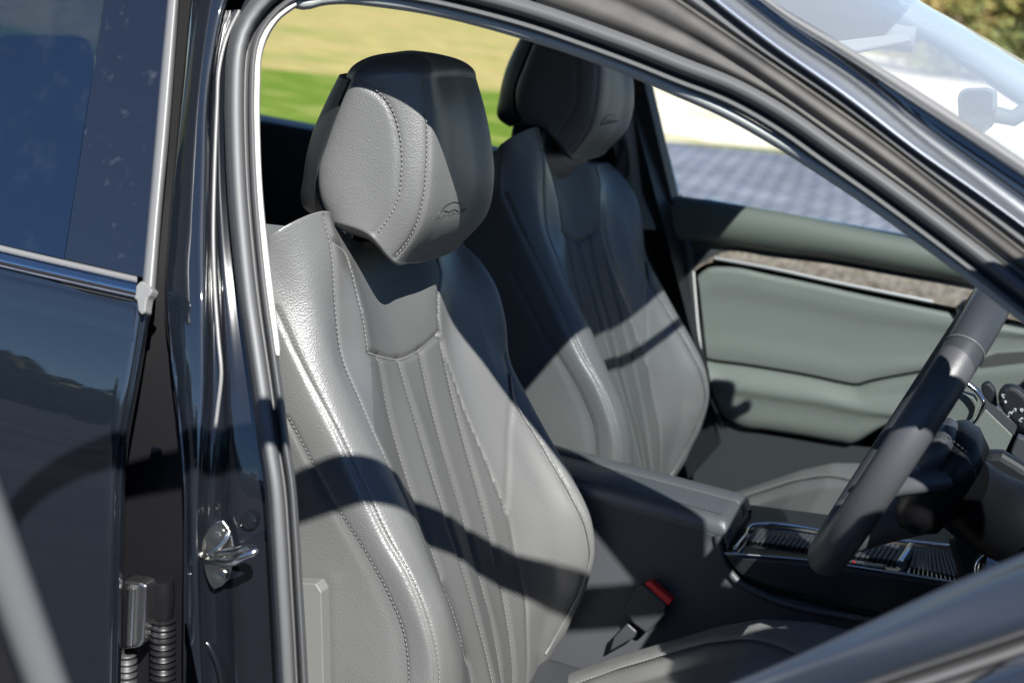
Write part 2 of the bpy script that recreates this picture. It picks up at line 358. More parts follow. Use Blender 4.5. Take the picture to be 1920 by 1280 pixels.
# round the top over
def topround(G, n=10, h=.004, k=.34):
    ring = G[:, 0]; c = ring.mean(0); rows = []
    for i in range(n, 0, -1):
        a = i/n*math.pi/2; q_ = c+(ring-c)*(1-k*(1-math.cos(a))**1.0); q_[:, 2] = ring[:, 2]*.9+c[2]*.1*0+ring[:, 2]*.1+h*math.sin(a)-.05*(1-math.cos(a))**2*(ring[:, 2]-ring[:, 2].min())/.1; rows.append(q_)
    return np.concatenate([np.stack(rows, 1), G], 1)
N = gnormal(G, True)
if (N[5*NS, 100]@(G[5*NS, 100]-CAM)) > 0: N = -N
seams = {
 'outer2': [(538,784),(577,860),(638,969),(681,1037),(724,1116),(751,1183),(760,1250),(758,1330)],
 'outer': [(517,579),(571,695),(626,799),(681,915),(724,1006),(766,1079),(797,1158),(815,1232),(818,1330)],
 'ridge': [(609,405),(624,470),(632,579),(645,671),(675,744),(705,817),(742,896),(773,963)],
 'strip': [(626,452),(644,466),(658,500),(671,550),(681,590),(692,660)],
 'vee': [(692,661),(718,669),(748,674),(779,661),(824,625)],
 'neck': [(812,472),(824,500),(821,561),(824,625)],
 'p1': [(709,668),(736,768),(754,847),(785,963),(815,1049),(846,1134),(876,1201),(892,1320)],
 'p2': [(748,674),(785,768),(803,866),(833,951),(858,1049),(894,1134),(919,1219),(934,1320)],
 'p3': [(790,657),(815,768),(840,878),(870,963),(894,1049),(919,1146),(937,1231),(948,1320)],
 'p4': [(824,640),(852,744),(876,847),(907,939),(931,1036),(949,1146),(957,1201),(962,1320)],
 'edge': [(824,625),(852,707),(876,780),(907,854),(931,915),(949,957),(968,1049),(986,1122),(989,1201),(986,1320)],
 'wing': [(948,668),(956,700),(958,738),(953,841),(949,957)],
 'pipe': [(958,700),(963,741),(1012,829),(1066,921),(1098,988),(1107,1040),(1094,1090),(1060,1160),(1022,1225)],
}
for i, k in ((6, 'p1'), (7, 'p2'), (8, 'p3'), (9, 'p4')):
    y0 = seams[k][0][1]; c = np.array(bk[i][0]); o_ = np.argsort(c[:, 1]); yy = np.linspace(y0+2, 1325, 16); P_ = herm(c, 200)
    seams[k] = [(float(np.interp(y, P_[:, 1], P_[:, 0])), float(y)) for y in yy]
SP = {k: on_surface(G, N, v) for k, v in seams.items()}
Gf = G.reshape(-1, 3)
dep = np.zeros(len(Gf))
for k, (P, n_) in SP.items():
    d = dist_to(Gf, P); wd, h = {'p1': (.006, .0045), 'p2': (.006, .0045), 'p3': (.006, .0045), 'p4': (.006, .0045), 'vee': (.004, .004), 'pipe': (.003, .002)}.get(k, (.0035, .003))
    dep += h*np.exp(-(d/wd)**2)
q = PJ(G); fr = (N*(G-CAM)).sum(-1) < 0
# soft wrinkles
ph = Gf@np.array([31., 17., 40.]); wr = .0009*np.sin(ph+2*np.sin(Gf@np.array([13., 29., 11.])))
G = (Gf-N.reshape(-1, 3)*(dep-wr)[:, None]).reshape(G.shape)
sid = np.repeat(np.arange(SG)[:, None], NT, 1)/NS; X, Y = q[..., 0], q[..., 1]
reg = np.full((SG, NT), 'leather', object)
reg[sid < 2.0] = 'leather_side'
frontm = fr & (sid > 3.6) & (sid < 12.2)
ins_poly = [(692,661),(718,669),(748,674),(779,661),(824,625),(852,707),(876,780),(907,854),(931,915),(949,957),(968,1049),(986,1122),(989,1201),(986,1400),(868,1400),(864,1201),(800,1040),(740,900),(700,800),(696,740)]
nk_poly = [(655,440),(658,500),(681,579),(692,661),(718,669),(748,674),(779,661),(824,625),(821,561),(824,500),(815,440)]
wing_poly = [(824,440),(824,625),(852,707),(907,854),(949,957),(968,1049),(986,1122),(989,1201),(986,1300),(1016,1270),(1060,1160),(1094,1090),(1107,1040),(1098,988),(1066,921),(1012,829),(960,735),(930,580),(870,460)]
strip_poly = [(626,445),(650,470),(681,579),(696,680),(705,817),(675,744),(645,671),(632,579),(624,470)]
reg[frontm & pip(X, Y, wing_poly)] = 'perf'
reg[frontm & pip(X, Y, strip_poly)] = 'perf'
reg[frontm & pip(X, Y, ins_poly)] = 'insert'
reg[frontm & pip(X, Y, nk_poly)] = 'insert'
G2 = topround(G); pad = G2.shape[1]-NT
def seat_meshes(parent):
    F = gfaces(SG, G2.shape[1], True); T = G2.shape[1]
    r2 = np.concatenate([np.repeat(reg[:, :1], pad, 1), reg], 1).reshape(-1)
    r2[:][np.tile(np.arange(T) < pad, SG)] = 'leather'
    fc = r2[F[:, 0]]; V = G2.reshape(-1, 3); uv = guv(G2); out = []
    for kind, nm in (('base', 'backrest'), ('insert', 'centre_panel'), ('perf', 'perforated_panel')):
        sel = (fc == kind) if kind != 'base' else ((fc == 'leather') | (fc == 'leather_side'))
        f = F[sel].tolist()
        if kind == 'base': f.append([i*T for i in range(SG)]); f.append([i*T+T-1 for i in range(SG)])
        used = np.unique(np.concatenate([np.array(x) for x in f])); mp = -np.ones(len(V), int); mp[used] = np.arange(len(used))
        f = [[int(mp[i]) for i in x] for x in f]
        o = raw(nm, V[used], f, M['leather'] if kind == 'base' else M[kind], parent, uv=uv[used])
        # keep shading continuous across the panels
        out.append(o)
    return out
seat = empty('front_seat', parent=car); seat['label'] = "driver's seat in grey leather, nearer the open door"
seat_meshes(seat)
def seam_obj(name, pr, m, par): V, F = merge(pr); return raw(name, V, F, m, par)
for k, side in (('outer2', -.0035), ('outer', -.0035), ('ridge', .003), ('strip', .003), ('vee', 0), ('p1', .0035), ('p2', .0035), ('p3', .0035), ('p4', .0035), ('neck', -.003)):
    P, n_ = SP[k]; seam_obj('stitching', stitches(P-n_*(.0022 if k[0] == 'p' else .001), n_, side, r=.00032 if k[0] == 'p' else .00042), M['thread'], seat)
P, n_ = SP['pipe']; tube('piping', P+n_*.0005, .0022, M['leather'], seat, 8)

# headrest --------------------------------------------------------
hd = [
 ([(650,145),(624,197),(597,263),(583,333),(581,384),(606,404)], .345),
 ([(658,152),(636,205),(614,265),(598,318),(600,365),(618,408)], .291),
 ([(727,146),(718,205),(705,270),(697,325),(695,375),(690,436)], .284),
 ([(799,146),(802,205),(804,265),(802,330),(790,395),(738,486)], .305),
 ([(822,144),(838,200),(846,268),(846,338),(834,410),(772,489)], .36),
 ([(857,141),(872,200),(884,270),(888,345),(872,412),(815,482)], .43),
 ([(890,145),(906,200),(919,265),(924,335),(914,392),(860,457)], .51),
]
hc = [colsY(c, y, 110) for c, y in hd]
hc.insert(1, hc[1]+np.array([-.003, .010, 0]))
k_ = hc[-1]; j_ = hc[0]
hc += [k_+np.array([-.035, .020, 0]), k_+np.array([-.075, .0, 0]), .5*(k_+j_)+np.array([-.045, .0, .0]), j_+np.array([-.004, .035, 0])]
H = loft(hc, 18, closed=True)
def capped(H, dz=.030, n=12):
    def rows(ring, sgn, k, h):
        c = ring.mean(0); out = []
        for i in range(n, 0, -1):
            a = i/n*math.pi/2; out.append(c+(ring-c)*(math.cos(a)**.8*k+(1-k))+np.array([0, 0, sgn*h*math.sin(a)]))
        return np.stack(out, 1)
    top = rows(H[:, 0], 1, .96, dz); bot = rows(H[:, -1], -1, .6, .012)[:, ::-1]
    return np.concatenate([top, H, bot], 1)
H = capped(H); HN = gnormal(H, True)
if (HN[5*18, 60]@(H[5*18, 60]-CAM)) > 0: HN = -HN
hs = {'front': [(800,150),(802,205),(804,265),(802,320),(796,375),(782,425),(765,455),(742,482)],
      'side': [(660,152),(690,165),(715,182),(735,215),(746,260),(748,330),(741,375),(715,420),(702,437)],
           'shell_': [(659,142),(634,205),(612,268),(597,315),(597,360),(606,400)]}
HP = {k: on_surface(H, HN, v) for k, v in hs.items()}
Hf = H.reshape(-1, 3); dep = np.zeros(len(Hf))
for k, (P, n_) in HP.items(): dep += 0 if k == 'shell_' else (.0030 if k == 'front' else .0020)*np.exp(-(dist_to(Hf, P)/.0032)**2)
H = (Hf-HN.reshape(-1, 3)*dep[:, None]).reshape(H.shape)
grid('headrest', H, M['leather'], seat, closed=True, caps=True)
for k, sd in (('front', .003), ('side', -.003)):
    P, n_ = HP[k]; seam_obj('headrest_stitching', stitches(P, n_, sd, r=.0005), M['thread'], seat)
# plastic shell behind the cushion of the headrest and its two posts
sh = [.15*hc[0]+.85*hc[1]+np.array([0, .002, 0]), .6*hc[0]+.4*hc[1]+np.array([-.002, -.006, 0]), hc[0]+np.array([-.005, -.003, 0]), hc[-1]+np.array([-.012, 0, 0]), hc[-2]+np.array([-.016, 0, 0]), hc[-3]+np.array([-.012, 0, 0]), hc[-4]+np.array([-.004, 0, 0])]
o = grid('headrest_shell', loft(sh, 8), M['plastic_dk'], seat); solid(o, .008, 0)
hb = np.mean([c[-1] for c in hc], 0)
box('headrest_mount', hb+np.array([-.09, -.155, -.12]), hb+np.array([-.03, .10, -.008]), M['liner'], seat, .012)  # added near-black block, fills the see-through hollow that should read as shade
for dy in (-.045, .045):
    tube('headrest_post', [hb+np.array([-.035, dy+.02, .04]), hb+np.array([-.05, dy+.02, -.12])], .0065, M['satin'], seat, 12)
# the embossed mark low on the headrest: an arch over a line of slanting letters
def on_head(p): 
    P, n_ = on_surface(H, HN, [p, (p[0]+1, p[1])], 1); return P[0]+n_[0]*.0004
parts = []
arc = [(818,412),(822,402),(830,391),(840,383),(850,379),(860,380),(867,385)]
P, n_ = on_surface(H, HN, arc, 2); parts.append(tube_data(P+n_*.0003, .0006, 6))
for i in range(13):
    x = 819+i*4.4; y = 411-i*1.25
    st = [(x, y), (x+2.4, y-7)] if i % 2 else [(x, y-1), (x+3.6, y-6)]
    P, n_ = on_surface(H, HN, st, 2); parts.append(tube_data(P+n_*.0002, .00055, 5))
P, n_ = on_surface(H, HN, [(832,394),(838,397),(845,396),(852,392),(858,396)], 2); parts.append(tube_data(P+n_*.0003, .0006, 6))
V, F = merge(parts); raw('emblem', V, F, M['emboss'], seat, label='arched emblem with slanting letters pressed into the headrest')

# seat cushion: a bolstered pad ---------------------------------
def cushion():
    nx, ny = 110, 90; xs = np.linspace(-.62, -.02, nx); ys = np.linspace(.165, .675, ny); G = np.zeros((ny, nx, 3))
    for j, y in enumerate(ys):
        v = (y-.42)/.255
        for i, x in enumerate(xs):
            t = (x+.62)/.60
            z = float(np.interp(t, [0, .25, .508, .6, .72, .85, 1], [.40, .512, .612, .640, .657, .662, .645]))
            b = max(0, abs(v)-.52)/.48
            z += .028*math.sin(min(1, b*1.5)*math.pi/2)-.075*max(0, b-.62)**1.4*2.2 - .02*max(0, t-.93)*20*0
            z -= .12*max(0, t-.90)**2*60*.08
            G[j, i] = (x, y, z)
    return G
CG = cushion(); CN = gnormal(CG)
if CN[40, 50][2] < 0: CN = -CN
pl = np.array([[-.60, .585, 0], [-.45, .592, 0], [-.32, .592, 0], [-.22, .575, 0], [-.14, .535, 0], [-.09, .47, 0], [-.085, .42, 0]])
pl = np.vstack([pl, (pl*[1, -1, 1]+[0, .84, 0])[-2::-1]])
pf = herm(pl, 160)
def zc(x, y):
    i = int(round((x+.62)/.60*109)); j = int(round((y-.165)/.51*89)); return CG[min(89, max(0, j)), min(109, max(0, i))]
pz = np.array([[p[0], p[1], zc(p[0], p[1])[2]] for p in pf]); 
for _ in range(4): pz[1:-1, 2] = (pz[:-2, 2]+pz[1:-1, 2]*2+pz[2:, 2])/4
d = dist_to(CG.reshape(-1, 3), pz); CGf = CG.reshape(-1, 3)-CN.reshape(-1, 3)*(.004*np.exp(-(d/.006)**2))[:, None]
CG2 = CGf.reshape(CG.shape)
# skirt
sk = lambda row: None
def with_skirt(G):
    ny, nx, _ = G.shape
    lo = G.copy()
    A = np.concatenate([np.stack([G[0]+[0, -.004, -.05], G[0]+[0, -.002, -.014]], 0)*1.0, G, np.stack([G[-1]+[0, .002, -.014], G[-1]+[0, .004, -.05]], 0)], 0)
    A = np.concatenate([np.concatenate([A[:1]+[0, .0, -.12]]), A, A[-1:]+[0, 0, -.12]], 0)
    f = A[:, -1:]
    A = np.concatenate([A, f+[.02, 0, -.012], f+[.032, 0, -.05], f+[.03, 0, -.13]], 1)
    return A
inside = pip(CG[..., 0], CG[..., 1], pf[:, :2])
def cushion_parts(parent):
    A = with_skirt(CG2); nyA, nxA, _ = A.shape; ins = np.zeros((nyA, nxA), bool); ins[3:-3, :110] = inside
    F = gfaces(nyA, nxA, False); V = A.reshape(-1, 3); uv = guv(A); c = ins.reshape(-1)[F[:, 0]]
    for sel, nm, m in ((~c, 'seat_cushion', 'leather'), (c, 'cushion_panel', 'perf')):
        f = F[sel]; used = np.unique(f); mp = -np.ones(len(V), int); mp[used] = np.arange(len(used))
        raw(nm, V[used], mp[f].tolist(), M[m], parent, uv=uv[used])
    tube('cushion_piping', pz+[0, 0, .001], .0026, M['leather'], parent, 8)
    n_ = np.tile([0, 0, 1.], (len(pz), 1)); V, F = merge(stitches(pz, n_, .007, lift=.0015)+stitches(pz, n_, -.007, lift=.0015)); raw('cushion_stitching', V, F, M['thread'], parent)
    box('seat_base', (-.66, .18, .36), (-.08, .665, .50), M['plastic'], parent, .02)
    box('side_cover', (-.80, .135, .40), (-.52, .16, .64), M['plastic'], parent, .01)
cushion_parts(seat)
seat2 = seat.copy(); C.objects.link(seat2); seat2.parent = car; seat2.location = (-.025, .76, .057)
seat2['label'] = 'passenger seat in grey leather, beyond the centre armrest'
for ch in list(seat.children):
    c = ch.copy(); C.objects.link(c); c.parent = seat2
    if 'head' in ch.name or 'emblem' in ch.name: c.location = (-.024, 0, .012)
    if 'cushion' in ch.name: c.location = (0, 0, -.045)
    if 'mount' in ch.name: c.location = (.028, .02, .05)
# ================================================================== body around the door opening (the side near the camera)
SEAL = [(578,1340),(571,1200),(565,1100),(559,1000),(551,900),(540,830),(529,740),(516,650),(503,560),(493,470),(484,370),(479,270),(478,164),(480,117),(483,94),(492,66),(513,35),(552,4),(610,-8),(705,-6),(800,8),(880,26),(976,52),(1108,97),(1178,123),(1270,160),(1360,195),(1450,245),(1540,308),(1640,378),(1740,452),(1840,528),(1960,622)]
def offs(path, d, n=140):
    P = herm(path, n); t = np.gradient(P, axis=0); t /= np.linalg.norm(t, axis=1, keepdims=True)
    nn = np.stack([t[:, 1], -t[:, 0]], 1)        # outwards: left of the pillar, above the arch
    return P+nn*(np.interp(np.linspace(0, 1, n), [0, .45, .6, 1], [d[0], d[0], d[1], d[1]]) if hasattr(d, '__len__') else d)[..., None] if hasattr(d, '__len__') else P+nn*d
def arch(name, prof, m, parent, n=140, ns=4, label=None, part=slice(None)):
    cols = []
    for d, ins in prof:
        q = offs(SEAL, d, n)[part]; cols.append(np.array([US(p, ins) for p in q]))
    return grid(name, loft(cols, ns), M[m], parent, label=label)
seal = arch('door_seal', [(-3, .055), (0, .034), (5, .026), (10, .029), (14, .044), (18, .046), (22, .028), (30, .018), (40, .015), (48, .021), (54, .035), (57, .052)], 'rubber', car, ns=5, label='grey rubber seal round the open doorway')
A_ = np.array([US(p, .045) for p in offs(SEAL, 52)[50:112]]); A_[:, 1] += 0
k_ = np.clip((A_[:, 2]-1.40)/.06, 0, 1)[:, None]
grid('cant_rail', loft([A_, A_+np.array([0, -.01, .03])*k_, A_+np.array([0, .02, .055])*k_, A_*(1-k_)+k_*np.stack([A_[:, 0], np.full(len(A_), .42), np.full(len(A_), 1.535)], 1)], 4), M['paint'], seal)
# light grey garnish inside the seal
ribbon('garnish', [([(554,1),(512,33),(491,65),(480,100),(476,160),(477,270),(482,370),(491,470),(501,560),(515,664)], .036), ([(555,6),(518,35),(497,66),(486,100),(482,160),(483,270),(488,370),(497,470),(508,560),(521,666)], .034),
                   ([(556,12),(524,36),(503,67),(491,100),(487,160),(487,270),(492,370),(502,470),(513,560),(525,664)], .045)], M['pale_trim'], seal, n=60, ns=4, th=.002)
lower = [(552,10),(575,14),(600,7),(650,3),(705,8),(800,22),(880,40),(959,62),(1108,110),(1178,137),(1260,172),(1360,217),(1450,268),(1540,325),(1640,392),(1740,465),(1840,540),(1940,618)]
upper = [(x+4, y-17) for x, y in lower]
ribbon('header_garnish', [(upper, .04), ([(x+2, y-8) for x, y in lower], .036), (lower, .04), ([(x-1, y-3) for x, y in lower], .07)], M['grey_trim'], seal, n=80, ns=4)
# body skin of the pillar behind the doorway
pl_l = [(375,-80),(362,0),(345,150),(330,300),(317,450),(311,560),(316,630),(326,680),(328,740),(340,810),(346,880),(347,1000),(346,1150),(345,1340)]
pl_r = [(455,-60),(428,0),(405,95),(396,160),(392,300),(390,400),(390,640),(388,740),(384,800),(378,880),(374,1000),(376,1150),(384,1340)]
lerp = lambda a, b, f: [(x0+(x1-x0)*f, y0+(y1-y0)*f) for (x0, y0), (x1, y1) in zip(a, b)]
bp = ribbon('door_pillar', [([(x-4, y) for x, y in pl_l], .085), (pl_l, .050), (lerp(pl_l, pl_r, .10), .044), (lerp(pl_l, pl_r, .35), .0405), (lerp(pl_l, pl_r, .65), .0395), (lerp(pl_l, pl_r, .9), .0425), (pl_r, .050)], M['paint'], car, n=110, ns=6, label='glossy black painted pillar between the two side doors')
so_l = offs(SEAL, 55, 140)[:72]
def on_y(P, ys): 
    P = np.asarray(P, float); o = np.argsort(P[:, 1]); return [(float(np.interp(y, P[o, 1], P[o, 0])), y) for y in ys]
ys = [1340, 1200, 1100, 1000, 900, 820, 740, 640, 500, 400, 300, 200, 120, 60, 20]
A_ = on_y(pl_r, ys); B_ = on_y(so_l, ys)
ribbon('pillar_jamb', [(A_, .05), (lerp(A_, B_, .14), .062), (lerp(A_, B_, .30), .064), (lerp(A_, B_, .52), .060), (lerp(A_, B_, .80), .064), (lerp(A_, B_, 1.04), .068)], M['jamb'], bp, n=90, ns=5)
edge_ln = [(x-1, y) for x, y in on_y([(450,20),(430,60),(412,130),(408,200),(403,330),(401,450),(405,560),(411,640),(416,700),(410,760),(401,830)], [830, 760, 700, 640, 560, 450, 330, 200, 130, 60, 20])]
tube('jamb_weld_line', herm([US(p, .05) for p in edge_ln], 60), .0022, M['rubber_grey'], bp, 8)
# raised pressing in the jamb round the striker
pr = [US(p, .058) for p in [(372,1000),(362,1040),(361,1120),(366,1190),(386,1203),(402,1230),(420,1300),(430,1340)]]
tube('jamb_pressing', herm(pr, 60), .003, M['jamb'], bp, 8)
ribbon('pillar_back', [([(360,-160),(360,0),(340,300),(320,700)], .10), ([(500,-160),(480,0),(450,300),(440,700)], .085)], M['liner'], bp, n=30, ns=2)
gapc = [([(326,-80),(318,0),(300,250),(285,480),(272,560),(250,760),(225,880),(210,1340)], .075), ([(x+1, y) for x, y in [(376,-80),(364,0),(347,250),(322,480),(313,560),(331,760),(346,880),(347,1340)]], .08)]
ribbon('gap_liner', gapc, M['liner'], bp, n=60, ns=3)
# striker
Zs = lambda x, y: (200+x/3.368, 900+y/3.368)
stk = panel('striker', [Zs(*p) for p in [(600,400),(615,355),(640,310),(690,262),(730,252),(765,300),(785,350),(800,420),(795,520),(770,620),(720,670),(680,688),(655,668),(632,620),(610,550),(597,470)]], M['steel'], bp, ins=.05, th=.004, bev=.0012)
def loop(px, ins, r, name='striker_loop'):
    return tube_data(herm([US(Zs(*p), i) for p, i in zip(px, ins)], 50), r, 10)
V, F = merge([loop([(640,505),(700,512),(800,518),(840,500),(900,468),(940,448),(930,432),(860,436),(800,452),(700,462),(650,470)], [.048, .03, .012, .006, .004, .006, .012, .02, .03, .04, .05], .0042),
              loop([(775,318),(768,350),(740,392),(700,430),(655,462)], [.046, .044, .042, .04, .04], .003), loop([(528,468),(600,470)], [.05, .05], .0035)])
raw('striker_loop', V, F, M['steel'], bp)
for cx, cy in ((708,340), (718,600)):
    c = US(Zs(cx, cy), .046); n_ = np.array([.15, -1, .1]); n_ /= np.linalg.norm(n_)
    tube('striker_screw', [c, c+n_*.003, c+n_*.0032], [.0085, .008, .0045], M['steel'], bp, 18)
    tube('striker_screw_socket', [c+n_*.0030, c+n_*.0045], [.004, .0036], M['satin'], bp, 6)
c = US((468, 975), .058); tube('jamb_plug', [c, c+np.array([.001, -.003, 0]), c+np.array([.001, -.0035, 0])], [.010, .009, .005], M['jamb'], bp, 18)
c = US((294, 845), .07); tube('jamb_screw', [c, c+np.array([.0, -.004, 0])], [.007, .006], M['jamb'], bp, 14)
# hinge and cable boot of the rear door, low in the gap
hg = panel('rear_door_hinge', [(231,1088),(262,1092),(274,1098),(272,1150),(268,1200),(262,1213),(240,1216),(231,1218)], M['satin'], bp, ins=.03, th=.02, bev=.003)
tube('hinge_pin', [US((247, 1102), .028), US((243, 1206), .028)], .0055, M['steel'], bp, 14)
P = herm([US((306, y), .055) for y in (1085, 1150, 1230, 1340)], 120); rr = np.where(np.arange(120) < 34, .017+.002*np.sin(np.arange(120)/9), .019+.0028*np.sin(np.arange(120)*1.15))
tube('cable_boot', P, rr*.7, M['liner'], bp, 20)
P = herm([US((238, y), .05) for y in (1222, 1260, 1340)], 60); tube('cable_boot', P, .010+.0018*np.sin(np.arange(60)*1.0), M['rubber_dk'], bp, 16)

# ---------------------------------------------------------------- rear door (shut)
ed = [(263,566),(256,600),(248,650),(238,710),(227,770),(216,835),(212,900),(209,1000),(206,1150),(203,1340)]
E0 = herm([US(p, 0) for p in ed], 80)
def eoff(dx, ins): return herm([US((x+dx, y), ins) for x, y in ed], 80)
cols = []
for xx in (-2.3, -1.9, -1.55, -1.3, -1.12, -1.0):
    cols.append(np.array([[xx+ (p[0]-E0[-1][0])*0, SIDE(p[2]), p[2]] for p in E0]))
cols += [eoff(-22, 0), eoff(-8, .0), eoff(0, .0012), eoff(6, .004), eoff(10, .0095), eoff(14, .008), eoff(20, .014), eoff(24, .03), eoff(25, .055)]
rd = grid('rear_door', loft(cols, 5), M['paint'], car, label='closed black rear side door with bright belt strip')
# skin above, up to the strip
ub = [(-900,255),(-400,395),(-100,467),(0,497),(120,527),(200,548),(263,563)]
lw = [tuple(p) for p in herm([(-900,330),(-400,455),(-100,520),(0,545),(120,575),(200,595),(256,606)], 7)]
chr_t = [(-900,230),(-400,366),(-100,443),(0,468),(120,496),(200,514),(257,527)]
chr_b = [(-900,272),(-400,405),(-100,478),(0,503),(120,531),(200,549),(254,561)]
wl = [tuple(a) for a in chr_t]
ribbon('belt_strip', [(chr_t, .012), (chr_t, .002), (lerp(chr_t, chr_b, .25), -.006), (lerp(chr_t, chr_b, .6), -.010), (lerp(chr_t, chr_b, .88), -.006), (chr_b, .001), (chr_b, .014)], M['chrome'], rd, n=60, ns=5)
up = lambda c, d: [(x, y+d) for x, y in c]
ribbon('belt_strip_rubber', [(up(chr_t, -9), .014), (up(chr_t, -8), .006), (up(chr_t, -3), .001), (up(chr_t, 2), .004)], M['rubber_grey'], rd, n=60, ns=4)
ribbon('belt_strip_rubber', [(up(chr_b, -2), .004), (up(chr_b, 3), .000), (up(chr_b, 8), .010)], M['rubber_dk'], rd, n=60, ns=4)
sk_t = [tuple(p) for p in up(chr_b, 2)]; sk_b = [(x, y+70) for x, y in chr_b]; sk_b[-1] = (250, 640)
ribbon('door_shoulder', [(sk_t, .008), (up(sk_t, 6), .0006), (lerp(sk_t, sk_b, .5), -.0008), (sk_b, -.0004)], M['paint'], rd, n=60, ns=4)
panel('strip_end_cap', [(251,542),(256,534),(261,528),(267,526),(277,534),(286,544),(281,553),(275,560),(273,572),(272,585),(264,590),(258,582),(256,563),(251,560)], M['rubber_grey'], rd, ins=-.008, th=.014, bev=.003)
ap = panel('pillar_cover', [(214,-120),(195,0),(158,240),(120,487),(200,506),(269,522),(290,270),(315,0),(322,-120)], M['gloss_dusty'], rd, ins=.008, th=.006, bev=.0015)
gl = panel('door_glass', [(-900,-300),(216,-300),(214,-120),(195,0),(158,240),(120,485),(0,458),(-400,356),(-900,220)], M['tint'], rd, ins=.014, th=.004, off=1, bev=0, label='dark tinted rear side window')
rs_l = [(322,-120),(314,0),(303,120),(291,260),(279,400),(267,533)]; rs_r = [(343,-120),(334,0),(325,120),(314,260),(301,400),(290,541)]
ribbon('window_rubber', [(rs_l, .014), (rs_l, .004), (lerp(rs_l, rs_r, .3), -.003), (lerp(rs_l, rs_r, .7), -.003), (rs_r, .006), (rs_r, .03)], M['rubber_grey'], rd, n=50, ns=4)
raw('door_inner_face', [(-2.3, .10, .45), (-.93, .10, .45), (-.93, .10, 1.10), (-2.3, .10, 1.10)], [(0, 1, 2, 3)], M['plastic_dk'], rd, smooth=False)

# ---------------------------------------------------------------- windscreen pillar, from the seal outwards
up = lambda c, d: [(x, y+d) for x, y in c]
R2 = [(700,-330),(1000,-185),(1292,8),(1400,82),(1565,193),(1750,335),(1912,458),(1990,520)]
R3 = [(760,-380),(1060,-225),(1290,-35),(1450,89),(1565,170),(1758,314),(1873,392),(1990,478)]
R3b = [(740,-360),(1045,-210),(1293,-15),(1425,88),(1560,180),(1754,325),(1895,428),(1990,500)]
R4 = [(820,-440),(1130,-260),(1340,-40),(1450,50),(1565,127),(1758,281),(1893,381),(1990,455)]
R5 = [(840,-460),(1150,-280),(1350,-55),(1450,30),(1565,110),(1758,260),(1893,358),(1990,430)]
R6 = [(850,-480),(1160,-290),(1370,-45),(1450,20),(1565,93),(1758,220),(1920,326),(1990,373)]
R7 = [(860,-500),(1170,-300),(1390,-40),(1450,4),(1565,73),(1758,193),(1920,300),(1990,348)]
S57 = [tuple(p) for p in offs(SEAL, 50, 140)[86:]]; S57 = [tuple(p) for p in herm(S57, 8)]
R2r = [tuple(p) for p in herm(R2, 8)]
apl = ribbon('windscreen_pillar', [(S57, .036), (lerp(S57, R2r, .06), .026), (lerp(S57, R2r, .32), .022), (lerp(S57, R2r, .40), .017), (lerp(S57, R2r, .80), .012), (lerp(S57, R2r, .90), .010), (lerp(S57, R2r, .97), .016), (lerp(S57, R2r, 1.0), .045)], M['felt'], car, n=90, ns=6, label='near windscreen pillar with door seal channel and painted rail')
ribbon('pillar_rubber', [(R2, .04), (lerp(R2, R3b, .15), .012), (lerp(R2, R3b, .6), .008), (R3b, .012), ([tuple(p) for p in herm(R3, 8)], .022)], M['rubber'], apl, n=80, ns=4)
ribbon('pillar_liner', [(S57, .07), (lerp(S57, R2r, .5), .05), (R2r, .06), ([tuple(p) for p in herm(R4, 8)], .05), ([tuple(p) for p in herm(R7, 8)], .03)], M['plastic_dk'], apl, n=60, ns=3)
R4r, R3r, R5r, R6r, R7r = [[tuple(p) for p in herm(r, 10)] for r in (R4, R3, R5, R6, R7)]
ribbon('bright_rail', [(up(R3r, 6), .020), (R3r, .008), (lerp(R3r, R4r, .10), .002), (lerp(R3r, R4r, .5), .0065), (lerp(R3r, R4r, .9), .013), (R4r, .016), (lerp(R4r, R5r, .6), .020), (R5r, .024)], M['bright'], apl, n=90, ns=5)
ribbon('pillar_channel', [(R5r, .022), (lerp(R5r, R6r, .1), .020), (lerp(R5r, R6r, .5), .017), (lerp(R5r, R6r, .97), .014), (R6r, .008)], M['paint'], apl, n=80, ns=4)
ribbon('windscreen_rubber', [(R6r, .016), (lerp(R6r, R7r, .1), .003), (lerp(R6r, R7r, .5), .000), (lerp(R6r, R7r, .9), .004), (R7r, .014)], M['rubber_grey'], apl, n=80, ns=4)

# ---------------------------------------------------------------- windscreen, roof
MIR = 1.72
near = herm([US(p, .012) for p in R7[2:]]+[np.array([.55, .04, 1.06])], 50)
far = near*[1, -1, 1]+[0, MIR, 0]
cols = []
for f in np.linspace(0, 1, 13):
    c = near*(1-f)+far*f; b = 4*f*(1-f); cols.append(c+np.array([.045, 0, .035])*b)
ws = grid('windscreen', np.array(cols), M['screen'], car, label='wide windscreen reflecting the pale sky')
hdr = np.array([c[0] for c in cols])
rows = []
for f, dz in ((0, .004), (.06, .012), (.3, .03), (.6, .035), (1., .01)):
    r = hdr.copy(); r[:, 0] = hdr[:, 0]*(1-f)+(-2.75)*f+(-.0); r[:, 2] = hdr[:, 2]+dz; rows.append(r)
rf = grid('roof', loft(rows, 6), M['paint'], car, label='black roof panel'); solid(rf, .02, 0)
hl = [r-np.array([.03, 0, .035]) for r in rows]; hl = [np.stack([h[:, 0], .86+(h[:, 1]-.86)*.97, h[:, 2]], 1) for h in hl]
grid('headliner', loft(hl, 4), M['headliner'], rf)
box('windscreen_edge', hdr[0]+[-.012, 0, -.002], hdr[-1]+[.012, 0, .01], M['rubber_dk'], ws, .003)
# rail from roof to the near opening, rearwards of the doorway
tube('roof_rail', [np.array([-.78, .185, 1.505]), np.array([-1.6, .19, 1.50]), np.array([-2.6, .25, 1.42])], .035, M['paint'], rf, 12)
